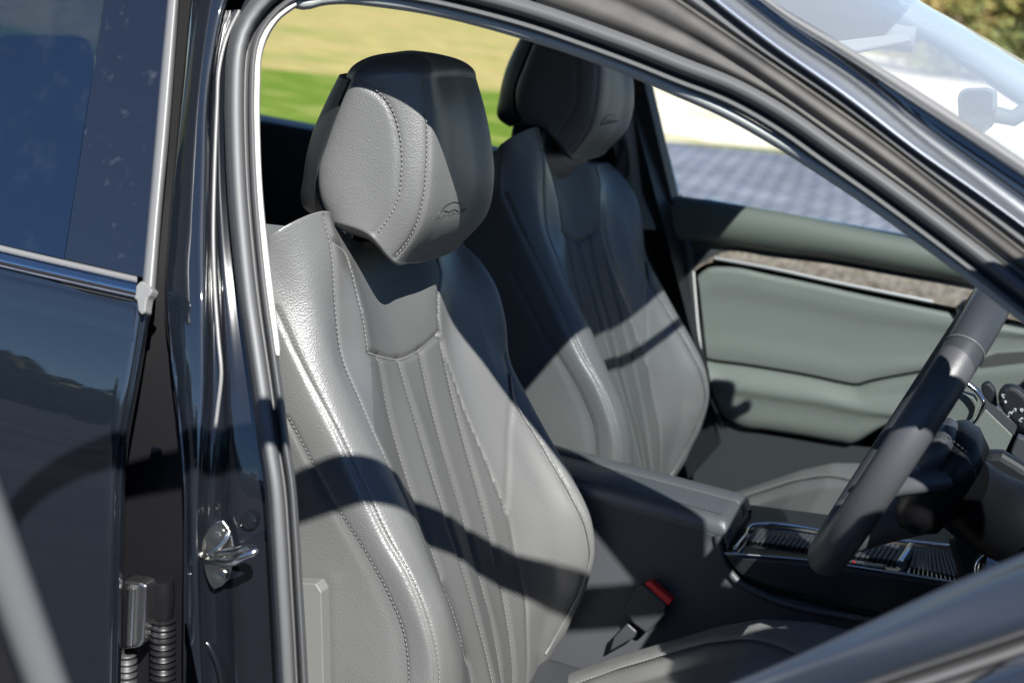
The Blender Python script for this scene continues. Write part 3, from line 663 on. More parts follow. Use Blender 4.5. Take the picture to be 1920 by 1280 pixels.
# far pillar of the windscreen, far roof rail
tube('far_pillar', herm([far[0]+[-.2, .02, .0], far[0]+[0, .0, -.01], far[12]+[-.01, 0, -.01], far[30]+[-.01, 0, -.02], far[-1]+[-.02, .0, -.03]], 40), .026, M['grey_trim'], ws, 12, label='far windscreen pillar with pale grey lining')
tube('far_roof_rail', [np.array([-.3, 1.53, 1.475]), np.array([-.9, 1.53, 1.475]), np.array([-2.0, 1.5, 1.47]), np.array([-2.7, 1.45, 1.40])], .03, M['headliner'], rf, 12)
# sun visor and inner mirror, seen through the windscreen
vz = [U((1548, 78), .55), U((1700, 60), .95), U((1712, 76), .95), U((1560, 106), .55)]
panel('sun_visor', None, M['headliner'], ws, pts=vz, th=.012, bev=.004)
mc = [U(p, .93) for p in [(1850,165),(1808,166),(1799,172),(1795,185),(1797,225),(1806,245),(1820,254),(1845,250),(1862,236),(1868,205),(1868,172)]]
im = panel('inner_mirror', None, M['plastic_soft'], ws, pts=mc, th=.03, off=-1, bev=.006)
panel('mirror_glass', None, M['chrome'], ws, pts=[np.array(p)+[-.0, -.003, 0] for p in [U(q, .927) for q in [(1845,169),(1812,170),(1803,177),(1800,187),(1802,222),(1811,242),(1822,249),(1840,246),(1856,232),(1862,205),(1862,174)]]], th=.002)
tube('mirror_stalk', [U((1866, 215), .93), U((1900, 222), .93), U((1935, 200), .93)], .012, M['plastic_soft'], ws, 12)

# ================================================================== far side of the cabin
def UF(p, ins=0.):
    v = ray(p); a, b = 1., 5.
    for _ in range(40):
        m = (a+b)/2; q = CAM+m*v
        if q[1] < 1.62-.45*max(0, q[2]-1.12)-ins: a = m
        else: b = m
    return CAM+a*v
def fpan(name, px, m, parent, ins=0., th=.006, label=None, bev=.002):
    return panel(name, None, m, parent, pts=[UF(p, ins) for p in px], th=th, off=-1, bev=bev, label=label)
def fribbon(name, curves, m, parent, n=50, ns=4, label=None):
    return grid(name, loft([herm([UF(p, i) for p in c], n) for c, i in curves], ns), m, parent, label=label)
fd = empty('front_door', parent=car); fd['label'] = 'far front door with grey-green padded lining and wooden strip'
rt_ = [(1255,366),(1300,372),(1380,384),(1480,401),(1600,426),(1720,450),(1840,474),(1990,505)]
rb_ = [(1268,455),(1300,452),(1388,462),(1470,474),(1542,483),(1680,508),(1814,533),(1990,570)]
fribbon('door_roll', [(up(rt_, 4), -.05), (rt_, .0), (up(rt_, 6), .018), (lerp(rt_, rb_, .35), .030), (lerp(rt_, rb_, .7), .030), (lerp(rt_, rb_, .92), .018), (rb_, .002)], M['roll'], fd, ns=5)
tt = [(1300,503),(1316,492),(1352,474),(1450,483),(1570,497),(1700,518),(1828,537),(1990,570)]
fribbon('door_recess', [(rb_, .002), (lerp(rb_, tt, .5), -.006), (tt, .0)], M['door_dark'], fd)
tb = [(1303,508),(1320,496),(1352,489),(1450,505),(1556,526),(1650,546),(1790,576),(1990,618)]
fribbon('wood_strip', [(tt, .0), (lerp(tt, tb, .3), .006), (tb, .010)], M['wood'], fd, label='mottled brown wood strip across the door')
ct = [(1340,484),(1357,487),(1450,504),(1556,527),(1650,546),(1750,566)]
tube('metal_line', herm([UF(p, .013) for p in ct], 50), .0036, M['satin_w'], fd, 8)
bl = [(1300,510),(1318,500),(1352,494),(1450,510),(1556,532),(1650,553),(1790,582),(1990,625)]
fribbon('shadow_gap', [(tb, .012), (lerp(tb, bl, .6), .0), (bl, .006)], M['plastic_dk'], fd)
mt = [(1309,516),(1325,503),(1360,500),(1450,516),(1510,528),(1556,538),(1590,546),(1650,559),(1790,588),(1990,630)]
mb = [(1326,673),(1340,676),(1380,681),(1452,692),(1530,706),(1604,721),(1733,687),(1990,690)]
mb2 = [(1326,673),(1340,676),(1380,681),(1452,692),(1520,704),(1592,719),(1606,721),(1622,716),(1700,700),(1990,660)]
fribbon('middle_pad', [(mt, .004), (up(mt, 2), .011), (up(mt, 5), .014), (lerp(mt, mb2, .12), .017), (lerp(mt, mb2, .35), .013), (lerp(mt, mb2, .65), .0125), (lerp(mt, mb2, .955), .0135), (lerp(mt, mb2, .985), .012), (mb2, .007)], M['plastic_soft'], fd, ns=6)
at = [(1326,676),(1340,679),(1380,684),(1452,695),(1520,707),(1592,722),(1606,724),(1622,719),(1700,703),(1990,663)]
am = [(1332,716),(1345,722),(1400,731),(1470,742),(1540,752),(1596,764),(1610,767),(1624,770),(1700,782),(1990,820)]
ab = [(1340,745),(1352,775),(1384,798),(1440,807),(1497,816),(1580,830),(1597,832),(1612,825),(1655,798),(1990,760)]
fribbon('door_armrest', [(at, .006), (up(at, 2), .013), (up(at, 6), .018), (lerp(at, am, .45), .028), (lerp(at, am, .80), .036), (am, .038), (lerp(am, ab, .2), .034), (lerp(am, ab, .92), .028), (lerp(am, ab, .97), .024), (ab, .014)], M['plastic_soft2'], fd, ns=6)
fribbon('lower_trim', [([(1300,745),(1360,790),(1400,803),(1597,835),(1990,850)], .008), ([(1300,1000),(1400,1000),(1500,1000),(1650,1000),(1990,1000)], .0)], M['door_dark'], fd)
fpan('speaker_cloth', [(1840,672),(1870,662),(1990,655),(1990,745),(1830,740)], M['carpet'], fd, ins=.02)
cl = [(1258,368),(1266,440),(1276,505),(1286,560),(1300,640),(1322,735),(1352,800)]
cr_ = [(1296,460),(1300,480),(1303,505),(1308,560),(1316,640),(1330,735),(1356,795)]
fribbon('door_end_trim', [(cl, .0), (lerp(cl, cr_, .4), .012), (cr_, .010)], M['door_dark'], fd)
tube('door_end_seam', herm([UF(p, .012) for p in [(1300,508),(1303,545),(1312,640),(1328,735),(1345,775)]], 40), .002, M['pale_trim'], fd, 6)
fpan('door_handle', [(1792,575),(1806,562),(1840,568),(1880,590),(1860,600),(1795,590)], M['chrome'], fd, ins=.03, th=.012, bev=.003)
fpan('window_glass', [(1212,140),(1258,366),(1990,500),(1990,330),(1500,60),(1200,40)], M['glass'], fd, ins=-.03, th=.004, bev=0)
box('outer_skin', (-.70, 1.70, .35), (.35, 1.74, 1.085), M['paint'], fd, .01)
# far pillar between the doors
fp = fpan('door_pillar', [(1150,60),(1200,120),(1275,440),(1320,640),(1352,830),(1290,900),(1230,640),(1202,432),(1169,342),(1100,330),(1090,200),(1110,60)], M['plastic_dk'], car, ins=.01, th=.04, label='far pillar between the doors with pale grey upper lining')
fpan('pillar_lining', [(1160,100),(1176,150),(1190,240),(1218,342),(1243,434),(1202,432),(1185,385),(1169,342),(1140,250),(1128,100)], M['grey_trim'], fp, ins=.055, th=.02, bev=.006)
fpan('window_frame', [(1188,120),(1206,120),(1236,250),(1268,370),(1274,440),(1262,445),(1240,400),(1215,270)], M['gloss'], car, ins=-.01, th=.03, bev=.004, label='black window frame of the far front door')
tube('belt_guide', herm([UF(p, .075) for p in [(1164,262),(1172,275),(1176,300),(1176,322),(1168,333),(1158,330)]], 24), .005, M['belt'], fp, 8)
panel('seat_belt', None, M['belt'], fp, pts=[UF((1160,268),.08), UF((1174,272),.08), UF((1176,330),.09), UF((1150,340),.12)], th=.002, bev=0)
# far rear door and tail of the cabin
rd2 = box('rear_door', (-2.5, 1.58, .40), (-.86, 1.70, 1.098), M['plastic_dk'], car, .012, label='far rear door, dark inside')
box('skin', (-2.5, 1.71, .35), (-.74, 1.74, 1.085), M['paint'], rd2, .01)
o = raw('window_glass', [(-2.35, 1.63, 1.09), (-.9, 1.63, 1.09), (-.86, 1.49, 1.44), (-2.2, 1.49, 1.42)], [(0, 1, 2, 3)], M['glass'], rd2, smooth=False); solid(o, .004)
tp = box('tail_panel', (-2.80, .15, .35), (-2.70, 1.6, 1.02), M['paint'], car, .02, label='tail of the car body')
box('tail_pillar', (-2.78, 1.40, .9), (-2.5, 1.56, 1.46), M['headliner'], tp, .03); box('tail_pillar', (-2.78, .16, .9), (-2.5, .30, 1.46), M['headliner'], tp, .03)
fl = box('floor', (-2.75, .1, .28), (.5, 1.62, .36), M['carpet'], car, 0, label='dark carpeted cabin floor')
box('sill', (-.85, -.03, .22), (.35, .13, .40), M['paint'], fl, .03)
# rear bench
rb = box('rear_bench', (-2.25, .22, .36), (-1.62, 1.52, .60), M['leather'], car, .05, label='rear bench seat in dark leather')
rot = Matrix.Rotation(R(-20), 3, 'Y')
box('bench_backrest', (-2.10, .22, .50), (-1.94, 1.52, 1.04), M['leather'], rb, .05, rot=rot)
for y in (.46, .87, 1.30):
    box('bench_headrest', (-2.14, y-.14, 1.00), (-2.02, y+.14, 1.235), M['leather'], rb, .045, rot=rot, seg=5)

# ================================================================== centre console
cc = empty('centre_console', parent=car); cc['label'] = 'dark console between the seats with padded armrest'
panel('side_panel', [(960,860),(1100,920),(1345,1003),(1352,1035),(1362,1062),(1380,1086),(1425,1110),(1650,1165),(1990,1250),(1990,1500),(900,1500)], M['console_dk'], cc, y=.705, th=.02, off=-1, bev=.003)
tube('side_crease', herm([U(p, .703) for p in [(1345,1003),(1352,1035),(1362,1062),(1380,1086),(1425,1112),(1650,1167),(1990,1252)]], 60), .006, M['console_dk'], cc, 10)
panel('side_pad', [(1356,1037),(1533,1055),(1659,1074),(1820,1098),(1990,1120),(1990,1240),(1650,1156),(1440,1102),(1392,1082),(1370,1060)], M['plastic_dk'], cc, y=.700, th=.02, off=-1, bev=.006)
def UC(p, dz=0.):
    v = ray(p); z0 = .725+dz; t = (z0+.13*(CAM[0]+.32)-CAM[2])/(v[2]-.13*v[0]); return CAM+t*v
def cpan(name, px, m, dz, th=.004, bev=.001, off=-1, label=None): return panel(name, None, m, cc, pts=[UC(p, dz) for p in px], th=th, bev=bev, off=off, label=label)
a_, b_ = UC((1359, 1036)), UC((1415, 950))
raw('console_top', [(-.40, .705, .705), (.12, .705, .772), (.12, .96, .772), (-.40, .96, .705), (-.40, .705, .5), (.12, .705, .5), (.12, .96, .5), (-.40, .96, .5)], [(0, 1, 2, 3), (3, 2, 6, 7), (0, 3, 7, 4)], M['plastic_dk'], cc, smooth=False)
cpan('tray_frame', [(1359,1036),(1372,1030),(1408,990),(1421,978),(1600,999),(1810,1022),(1830,1034),(1840,1100),(1810,1094),(1659,1070),(1533,1051)], M['gloss'], .001, th=.004)
tube('tray_rim', herm([UC(p, .006) for p in [(1378,1026),(1395,1005),(1414,984),(1430,982),(1600,1003),(1830,1028)]], 60), .0032, M['chrome'], cc, 8)
tube('tray_rim', herm([UC(p, .004) for p in [(1359,1036),(1533,1051),(1659,1070),(1810,1094),(1850,1101)]], 40), .0016, M['satin'], cc, 8)
def slats(px4, n):
    a, b, c, d = [UC(p, .004) for p in px4]; parts = []
    for i in range(n):
        f0, f1 = i/n, (i+.72)/n; q = [a+(b-a)*f0, a+(b-a)*f1, d+(c-d)*f1, d+(c-d)*f0]; u_ = np.array([0, 0, .003])
        V = [p for p in q]+[p+u_ for p in q]; parts.append((V, [[4, 5, 6, 7], [0, 1, 5, 4], [1, 2, 6, 5], [2, 3, 7, 6], [3, 0, 4, 7]]))
    V, F = merge(parts); return raw('roller_shutter', V, F, M['console_dk'], cc, smooth=False, label='ribbed roller shutter over the tray')
slats([(1418,992),(1700,1026),(1682,1054),(1399,1013)], 30); slats([(1716,1026),(1800,1036),(1830,1092),(1706,1064)], 14)
tube('shutter_handle', [UC((1708, 1024), .010), UC((1697, 1042), .012), UC((1687, 1057), .010)], .006, M['chrome'], cc, 10)
cpan('switch', [(1556,1043),(1577,1046),(1574,1052),(1552,1049)], M['console_dk'], .007); cpan('switch', [(1580,1046),(1621,1052),(1618,1058),(1577,1053)], M['console_dk'], .007)
cpan('switch_lamp', [(1599,1050),(1604,1051),(1603,1053),(1598,1052)], M['red'], .009)
cpan('recess', [(1625,1053),(1662,1057),(1655,1064),(1619,1060)], M['plastic_dk'], .006)
# armrest lid
a4 = [UZ(p, .785) for p in [(1000,808),(1405,921),(1371,974),(1000,852)]]
a4[0][0] = a4[3][0] = -.78; al = []
ay0, ay1 = .712, .905
def lid(x):  # gentle crown across
    return None
xs = np.linspace(-.80, -.335, 60); cols = []
for y, z in ((.712, .735), (.705, .744), (.706, .757), (.713, .766), (.730, .770), (.775, .772), (.789, .771), (.793, .768), (.797, .771), (.835, .769), (.852, .762), (.858, .742)):
    cols.append(np.stack([xs, np.full(60, y), z-.022*np.clip((xs+.35)/.015, 0, 1)**2-.012*(xs+.335)], 1))
al = grid('armrest_lid', loft(cols, 5), M['armrest'], cc)
raw('armrest_end', [(-.336, .712, .722), (-.336, .855, .722), (-.334, .853, .742), (-.334, .710, .744)], [(0, 1, 2, 3)], M['plastic_dk'], cc, smooth=False)
o = raw('armrest_base', [(-.80, .715, .732), (-.34, .715, .724), (-.34, .85, .724), (-.80, .85, .732)], [(0, 1, 2, 3)], M['plastic_dk'], cc, smooth=False); solid(o, .03, -1)
for y, z in ((.722, .7695), (.7865, .7718)):
    P = np.stack([np.linspace(-.79, -.355, 80), np.full(80, y), z-.012*(np.linspace(-.79, -.355, 80)+.335)+.0004], 1); V, F = merge(stitches(P, np.tile([0, 0, 1.], (80, 1)), 0, r=.0004)); raw('armrest_stitching', V, F, M['thread'] if y > .74 else M['emboss'], cc)
P = np.stack([np.linspace(-.79, -.355, 20), np.full(20, .793), .7695-.012*(np.linspace(-.79, -.355, 20)+.335)], 1); tube('armrest_piping', P, .0016, M['armrest'], cc, 8)
box('console_rear', (-.80, .72, .36), (-.34, .855, .722), M['plastic_dk'], cc, .004)
# seat belt buckle
bk_ = panel('seat_belt_buckle', [(1194,1100),(1206,1096),(1250,1134),(1246,1152),(1212,1188),(1187,1169),(1169,1143)], M['plastic'], car, y=.672, th=.022, off=-1, bev=.004, label='black buckle with red release button beside the seat')
panel('release_button', [(1208,1094),(1221,1091),(1261,1126),(1252,1136)], M['red'], bk_, y=.676, th=.016, off=-1, bev=.002)
panel('buckle_stalk', [(1176,1168),(1194,1184),(1188,1196),(1142,1222),(1150,1195)], M['plastic'], bk_, y=.68, th=.012, off=-1, bev=.003)
bk2 = bk_.copy(); C.objects.link(bk2); bk2.location = (-.02, .33, .03); bk2['label'] = 'second buckle beside the passenger seat'
for ch in bk_.children: c = ch.copy(); C.objects.link(c); c.parent = bk2

# ================================================================== steering wheel and dashboard
wt, wb_ = U((1872, 545), .42), U((1548, 1040), .42)
wc = (wt+wb_)/2; upv = (wt-wb_); Rw = np.linalg.norm(upv)/2; upv /= 2*Rw; yv = np.array([0, 1., 0]); fw = np.cross(upv, yv); fw *= np.sign(fw[0])
a = np.linspace(0, 2*math.pi, 160, endpoint=False); Rc = Rw-.012
rim = wc+Rc*(np.cos(a)[:, None]*upv+np.sin(a)[:, None]*yv)
rr = .0215+.001*np.cos(2*a)
sw = empty('steering_wheel', parent=car); sw['label'] = 'dark leather steering wheel in front of the near seat'
V, F = tube_data(rim, rr, 24, True); raw('rim', V, F, M['wheel'], sw)
for ang in (-40, 40):
    t = R(ang); c = wc+Rc*(math.cos(t)*upv+math.sin(t)*yv); q = -math.sin(t)*upv+math.cos(t)*yv; rad = math.cos(t)*upv+math.sin(t)*yv
    b = np.linspace(0, 2*math.pi, 28, endpoint=False); V, F = tube_data(c+.0221*(np.cos(b)[:, None]*rad+np.sin(b)[:, None]*fw), .0011, 6, True); raw('rim_seam', V, F, M['rubber_grey'], sw)
def lens(c, ru, rv, th, name, m, par, n=40):
    rows = []
    for k, (s, h) in enumerate([(.02, -th*1.0), (.5, -th*.97), (.85, -th*.75), (1, -th*.3), (1, th*.3), (.8, th), (.02, th*1.05)]):
        b = np.linspace(0, 2*math.pi, n, endpoint=False); cs, sn = np.cos(b), np.sin(b)
        rows.append(c+s*ru*np.sign(cs)[:, None]*(abs(cs)**.8)[:, None]*upv+s*rv*np.sign(sn)[:, None]*(abs(sn)**.8)[:, None]*yv+h*fw)
    return grid(name, np.transpose(np.array(rows), (1, 0, 2)), m, par, closed=True, caps=True)
HC = U((1762, 893), .42)
lens(HC, .070, .080, .030, 'hub', M['liner'], sw)
# hub cover with a ribbed grip and stitched upper edge
lens(HC+upv*.028-fw*.022-yv*.02, .040, .060, .014, 'hub_cover', M['wheel'], sw)
P = herm([HC+upv*.062-fw*.02-yv*.06, HC+upv*.058+fw*.01-yv*.07, HC+upv*.04+fw*.03-yv*.07], 30)
seam_obj('hub_stitching', stitches(P, np.tile([0, -.7, .7], (30, 1)), 0, r=.0007), M['wheel'], sw)
for sgn in (-1, 1):
    P = herm([HC+sgn*yv*.05+upv*.02, wc+fw*.016+sgn*yv*.12-upv*.03, wc+sgn*yv*(Rc-.004)-upv*.03], 20); tube('spoke', P, np.linspace(.026, .016, 20), M['wheel'], sw, 14, sx=1, sy=.6)
    c = wc+fw*.008+sgn*yv*.115-upv*.03
    V, F = tube_data([c-fw*.012, c-fw*.016], [.016, .014], 18); raw('button_pad', V, F, M['gloss'], sw)
P = herm([HC-upv*.045, wc+fw*.03-upv*.12, wc-upv*(Rc-.006)], 20); tube('spoke', P, np.linspace(.034, .020, 20), M['wheel'], sw, 14, sx=.5, sy=1)
P = herm([HC+fw*.02, U((1850, 955), .46), U((1960, 1000), .50), U((2150, 1020), .55)], 20); tube('steering_column', P, np.linspace(.045, .06, 20), M['liner'], sw, 20)
st = panel('indicator_stalk', [(1869,749),(1873,733),(1882,726),(1897,723),(1910,729),(1924,742),(1940,770),(1945,840),(1925,820),(1903,797),(1880,772)], M['plastic_dk'], sw, y=.30, th=.02, off=-1, bev=.006)
panel('wiper_stalk', [(1838,724),(1846,718),(1855,718),(1866,731),(1870,765),(1856,756),(1843,742)], M['plastic_dk'], sw, y=.31, th=.014, off=-1, bev=.004)
Zq = lambda x, y: (1680+x/5.817, 680+y/5.817)
parts = []
for px in ([(1150,345),(1185,350)], [(1155,360),(1180,385)], [(1190,410),(1205,430),(1185,440),(1190,410)], [(1225,560),(1240,535),(1260,545)], [(1255,560),(1280,520)], [(1285,505),(1310,500),(1300,530)], [(1360,500),(1385,505),(1380,530),(1358,525),(1360,500)], [(1340,630),(1370,600),(1385,610)], [(1350,640),(1372,640)], [(1215,590),(1235,575)]):
    parts.append(tube_data(lin([U(Zq(*p), .298) for p in px], 12), .0005, 5))
V, F = merge(parts); raw('stalk_symbols', V, F, M['ink'], sw)
# dashboard
db = empty('dashboard', parent=car); db['label'] = 'dashboard with start button, air vent and grey centre housing'
prof = [(.02, .62), (.03, .80), (.06, .93), (.07, 1.0), (.12, 1.045), (.25, 1.06), (.45, 1.06), (.62, 1.02)]
cols = [np.stack([np.full(24, x)+.03*np.cos(np.linspace(0, math.pi, 24))**2-(.0 if x > .1 else 0), np.linspace(.14, 1.58, 24), np.full(24, z)], 1) for x, z in prof]
grid('dash_body', loft(cols, 6), M['plastic_dk'], db)
yc = .80
def dpan(name, px, m, y=yc, th=.02, bev=.002, label=None): return panel(name, px, m, db, y=y, th=th, off=-1, bev=bev, label=label)
dpan('centre_housing', [(1847,766),(1899,816),(1884,848),(1855,846),(1824,862),(1806,840),(1790,811),(1810,806),(1830,790)], M['plastic_soft'], .80)
dpan('centre_housing_edge', [(1806,713),(1845,740),(1908,797),(1901,817),(1847,766),(1843,750),(1835,738)], M['console_dk'], .802)
tube('vent_rim', herm([U(p, .792) for p in [(1795,705),(1812,718),(1835,738),(1843,752),(1838,769),(1826,790),(1804,805),(1788,811)]], 50), .0035, M['chrome'], db, 10)
dpan('vent_face', [(1770,728),(1787,732),(1826,744),(1832,754),(1824,783),(1807,800),(1738,802),(1749,787)], M['plastic_soft2'], .81)
dpan('vent_mesh', [(1738,802),(1765,786),(1780,782),(1800,792),(1790,808),(1760,806)], M['plastic_soft2'], .804, th=.006)
dpan('housing_side', [(1908,818),(1990,850),(1990,930),(1895,850)], M['console_dk'], .70)
dpan('knee_panel', [(1775,1010),(1800,985),(1835,935),(1855,915),(2000,900),(2000,1200),(1800,1150),(1790,1060)], M['plastic_dk'], .64, th=.04, bev=.01)
dpan('lower_stalk', [(1828,870),(1850,848),(1880,850),(1910,868),(1960,900),(1960,1000),(1850,990),(1822,930)], M['plastic_dk'], .56, th=.03, bev=.01)
bc = U((1860, 1067), .612); vv = CAM-bc; vv /= np.linalg.norm(vv); nb = np.array([-.35, -.8, .35]); nb /= np.linalg.norm(nb)
e1 = np.cross(nb, [0, 0, 1.]); e1 /= np.linalg.norm(e1); e1 = -e1 if e1[0] < 0 else e1; e2 = np.cross(nb, e1); e2 = -e2 if e2[2] < 0 else e2
b = np.linspace(0, 2*math.pi, 60, endpoint=False)
tube('button_socket', [bc-nb*.02, bc-nb*.002], .027, M['plastic_dk'], db, 40)
V, F = tube_data(bc+.0215*(np.cos(b)[:, None]*e1+np.sin(b)[:, None]*e2), .0018, 8, True); raw('button_ring', V, F, M['chrome'], db)
tube('start_button', [bc-nb*.002, bc+nb*.0015, bc+nb*.002], [.019, .019, .017], M['gloss'], db, 40)
def text(name, s, pos, ex, ez, size, m, parent, th=.0003):
    cu = bpy.data.curves.new(name, 'FONT'); cu.body = s; cu.size = size; cu.align_x = 'CENTER'; cu.align_y = 'CENTER'; cu.extrude = th; cu.space_line = .8
    o = bpy.data.objects.new(name, cu); C.objects.link(o); cu.materials.append(m); n = np.cross(ex, ez)
    o.matrix_world = Matrix(((ex[0], ez[0], n[0], pos[0]), (ex[1], ez[1], n[1], pos[1]), (ex[2], ez[2], n[2], pos[2]), (0, 0, 0, 1))); bpy.context.view_layer.update()
    me = bpy.data.meshes.new_from_object(o.evaluated_get(bpy.context.evaluated_depsgraph_get())); o2 = bpy.data.objects.new(name, me); C.objects.link(o2); o2.matrix_world = o.matrix_world.copy(); o2.parent = parent; bpy.data.objects.remove(o); return o2
text('button_lettering', 'START\nENGINE\nSTOP', bc+nb*.0026, e1, e2, .0072, M['ink'], db)

# ================================================================== the open front door, swung towards the camera
HG = np.array([.25, 0.]); DV = np.array([-.72, -.69]); DV /= np.linalg.norm(DV); DN = np.array([-DV[1], DV[0]])   # DN: outer side
if DN[1] > 0: DN = -DN
def UD(p, off=0.):
    v = ray(p); n = np.array([DN[0], DN[1], 0]); h = np.array([HG[0]+DN[0]*off, HG[1]+DN[1]*off, 0]); t = ((h-CAM)@n)/(v@n); return CAM+t*v
def DS(s, z, off=0.): return np.array([HG[0]+DV[0]*s+DN[0]*off, HG[1]+DV[1]*s+DN[1]*off, z])
od = empty('front_door', parent=car); od['label'] = 'open front door, its grey window ledge crossing the corner'
def dribbon(name, curves, m, n=50, ns=4): return grid(name, loft([herm([UD(p, o) for p in c], n) for c, o in curves], ns), m, od)
b0 = [(-92,1560),(400,1530),(800,1450),(1200,1352),(1290,1315),(1370,1280),(1500,1225),(1650,1155),(1800,1085),(1920,1035),(2100,960)]
b1 = [(-92,1700),(420,1640),(850,1540),(1250,1420),(1480,1330),(1620,1275),(1760,1228),(1860,1195),(1960,1160),(2150,1090)]
sc = lambda c, d: [(x+d*.35, y+d) for x, y in c]
dribbon('window_ledge', [(sc(b0, 8), -.055), (b0, -.045), (lerp(b0, b1, .3), -.036), (lerp(b0, b1, .7), -.024), (b1, -.012), (sc(b1, 3), -.010)], M['ledge'])
dribbon('ledge_rubber', [(sc(b1, 2), -.010), (sc(b1, 10), -.004), (sc(b1, 16), -.014), (sc(b1, 22), -.018), (sc(b1, 28), -.004), (sc(b1, 42), .0), (sc(b1, 50), -.006), (sc(b1, 62), -.004), (sc(b1, 70), .002)], M['rubber_dk'], ns=4)
dribbon('ledge_bright_strip', [(sc(b1, 68), -.004), (sc(b1, 74), .006), (sc(b1, 95), .022), (sc(b1, 120), .038), (sc(b1, 150), .050)], M['chrome'])
# outer skin and inner lining of the door below the belt
def belt(s): return UD((1920, 1035))[2]*0+float(np.interp(s, [0, .3, .45, 1.1], [1.16, 1.135, 1.06, 1.0]))
ss = np.linspace(0, 1.08, 30)
for nm, off, m in (('outer_skin', .02, 'paint'), ('inner_lining', -.07, 'plastic_soft2')):
    zz = np.linspace(0, 1, 14); Gd = np.array([[DS(s, (belt(s)-.03-(.10 if off < 0 else .03))*(1-f)+.38*f, off*(1+ .6*math.sin(f*math.pi)*(1 if off > 0 else .0))) for f in zz] for s in ss])
    grid(nm, Gd, M[m], od)
for s in (0., 1.08): raw('door_edge', [DS(s, .38, -.07), DS(s, .38, .02), DS(s, belt(s)-.07, .02), DS(s, belt(s)-.13, -.07)], [(0, 1, 2, 3)], M['paint'], od, smooth=False)
# window frame: rear post and header
p0, p1 = UD((85, 1280)), UD((0, 1045))
sof = lambda p: float(((p[:2]-HG)@DV))
s0, z0, s1, z1 = sof(p0), p0[2], sof(p1), p1[2]; k = (s1-s0)/(z1-z0)
post = [(s0-k*(z0-1.0), 1.0), (s0, z0), (s1, z1), (s1+k*(1.40-z1), 1.40)]
ZH = 1.60
header = [(s1+k*(1.40-z1), 1.40), (s1+k*(1.52-z1)-.01, 1.53), (s1+k*(1.55-z1)-.06, ZH-.005), (.80, ZH+.005), (.7, ZH), (.6, ZH-.01), (.51, ZH-.020), (.43, ZH-.035), (.33, 1.545), (.23, 1.515), (.14, 1.487), (.06, 1.43), (-.03, 1.28), (-.06, 1.18)]
FR = herm([DS(s, z, -.01) for s, z in post+header[1:]], 120)
WID = .038
def sweep(name, P, w, d, m, inward):
    nrm = np.array([DN[0], DN[1], 0]); t = np.gradient(P, axis=0); t /= np.linalg.norm(t, axis=1, keepdims=True); sd = np.cross(t, nrm)
    prof = [(-w, -d), (-w, d), (0, d*1.3), (w, d), (w, -d), (0, -d*1.2)]
    G = np.array([P+sd*a+nrm*b for a, b in prof]); return grid(name, loft(list(G), 3, closed=True), m, od, closed=True)
HB = .028
sweep('window_frame', FR, np.interp(np.arange(120), [0, 40, 60, 119], [.0075, .009, HB, HB]).reshape(-1, 1), .010, M['rubber'], 1)
ap_ = [DS(s, z, .012) for s, z in post]; raw('frame_cover', [ap_[0]+[DV[0]*.012, DV[1]*.012, 0], ap_[3]+[DV[0]*.012, DV[1]*.012, 0], ap_[3]+[DV[0]*.08, DV[1]*.08, .02], ap_[0]+[DV[0]*.07, DV[1]*.07, 0]], [(0, 1, 2, 3)], M['gloss'], od, smooth=False)

# ================================================================== outdoors
def outmat(name, c1, c2, sc, c3=None, sc2=None, rough=.95, bump=.0):
    m = bpy.data.materials.new(name); m.use_nodes = True; t = m.node_tree; b = t.nodes['Principled BSDF']; b.inputs['Roughness'].default_value = rough; b.inputs['Specular IOR Level'].default_value = .05
    tc = t.nodes.new('ShaderNodeTexCoord'); mp = t.nodes.new('ShaderNodeMapping'); mp.inputs['Rotation'].default_value = (0, 0, R(-22)); mp.inputs['Scale'].default_value = (.6, 1.6, 1); t.links.new(tc.outputs['Object'], mp.inputs[0])
    n = t.nodes.new('ShaderNodeTexNoise'); n.inputs['Scale'].default_value = sc; n.inputs['Detail'].default_value = 8; n.inputs['Roughness'].default_value = .65; t.links.new(mp.outputs[0], n.inputs[0])
    r = t.nodes.new('ShaderNodeValToRGB'); r.color_ramp.elements[0].position = .35; r.color_ramp.elements[1].position = .65; r.color_ramp.elements[0].color = (*c1, 1); r.color_ramp.elements[1].color = (*c2, 1)
    t.links.new(n.outputs[0], r.inputs[0]); out = r.outputs[0]
    if c3:
        n2 = t.nodes.new('ShaderNodeTexNoise'); n2.inputs['Scale'].default_value = sc2; n2.inputs['Detail'].default_value = 4; t.links.new(mp.outputs[0], n2.inputs[0])
        r2 = t.nodes.new('ShaderNodeMapRange'); r2.inputs[1].default_value = .52; r2.inputs[2].default_value = .66; t.links.new(n2.outputs[0], r2.inputs[0])
        mx = t.nodes.new('ShaderNodeMix'); mx.data_type = 'RGBA'; mx.inputs[7].default_value = (*c3, 1); t.links.new(r2.outputs[0], mx.inputs[0]); t.links.new(out, mx.inputs[6]); out = mx.outputs[2]
    t.links.new(out, b.inputs['Base Color']); return m
M['field'] = outmat('dry_field', (.25, .20, .075), (.47, .37, .16), 3.2, (.19, .23, .06), .8)
M['grass'] = outmat('green_grass', (.065, .115, .012), (.15, .215, .03), 7, (.24, .25, .07), 1.6)
M['stubble'] = outmat('pale_gravel', (.52, .42, .31), (.86, .78, .68), 4, (.36, .34, .16), 1.3)
def sheet(name, pts, z, m, label, kind='structure'):
    o = raw(name, [(x, y, z) for x, y in pts], [list(range(len(pts)))], m, None, smooth=False); tag(o, label, None, kind=kind); return o
sheet('ground', [(-900, -900), (900, -900), (900, 900), (-900, 900)], 0, M['field'], 'dry straw coloured field running to the horizon')
pv = mat('paving', (.15, .155, .20), .85, spec=.15)
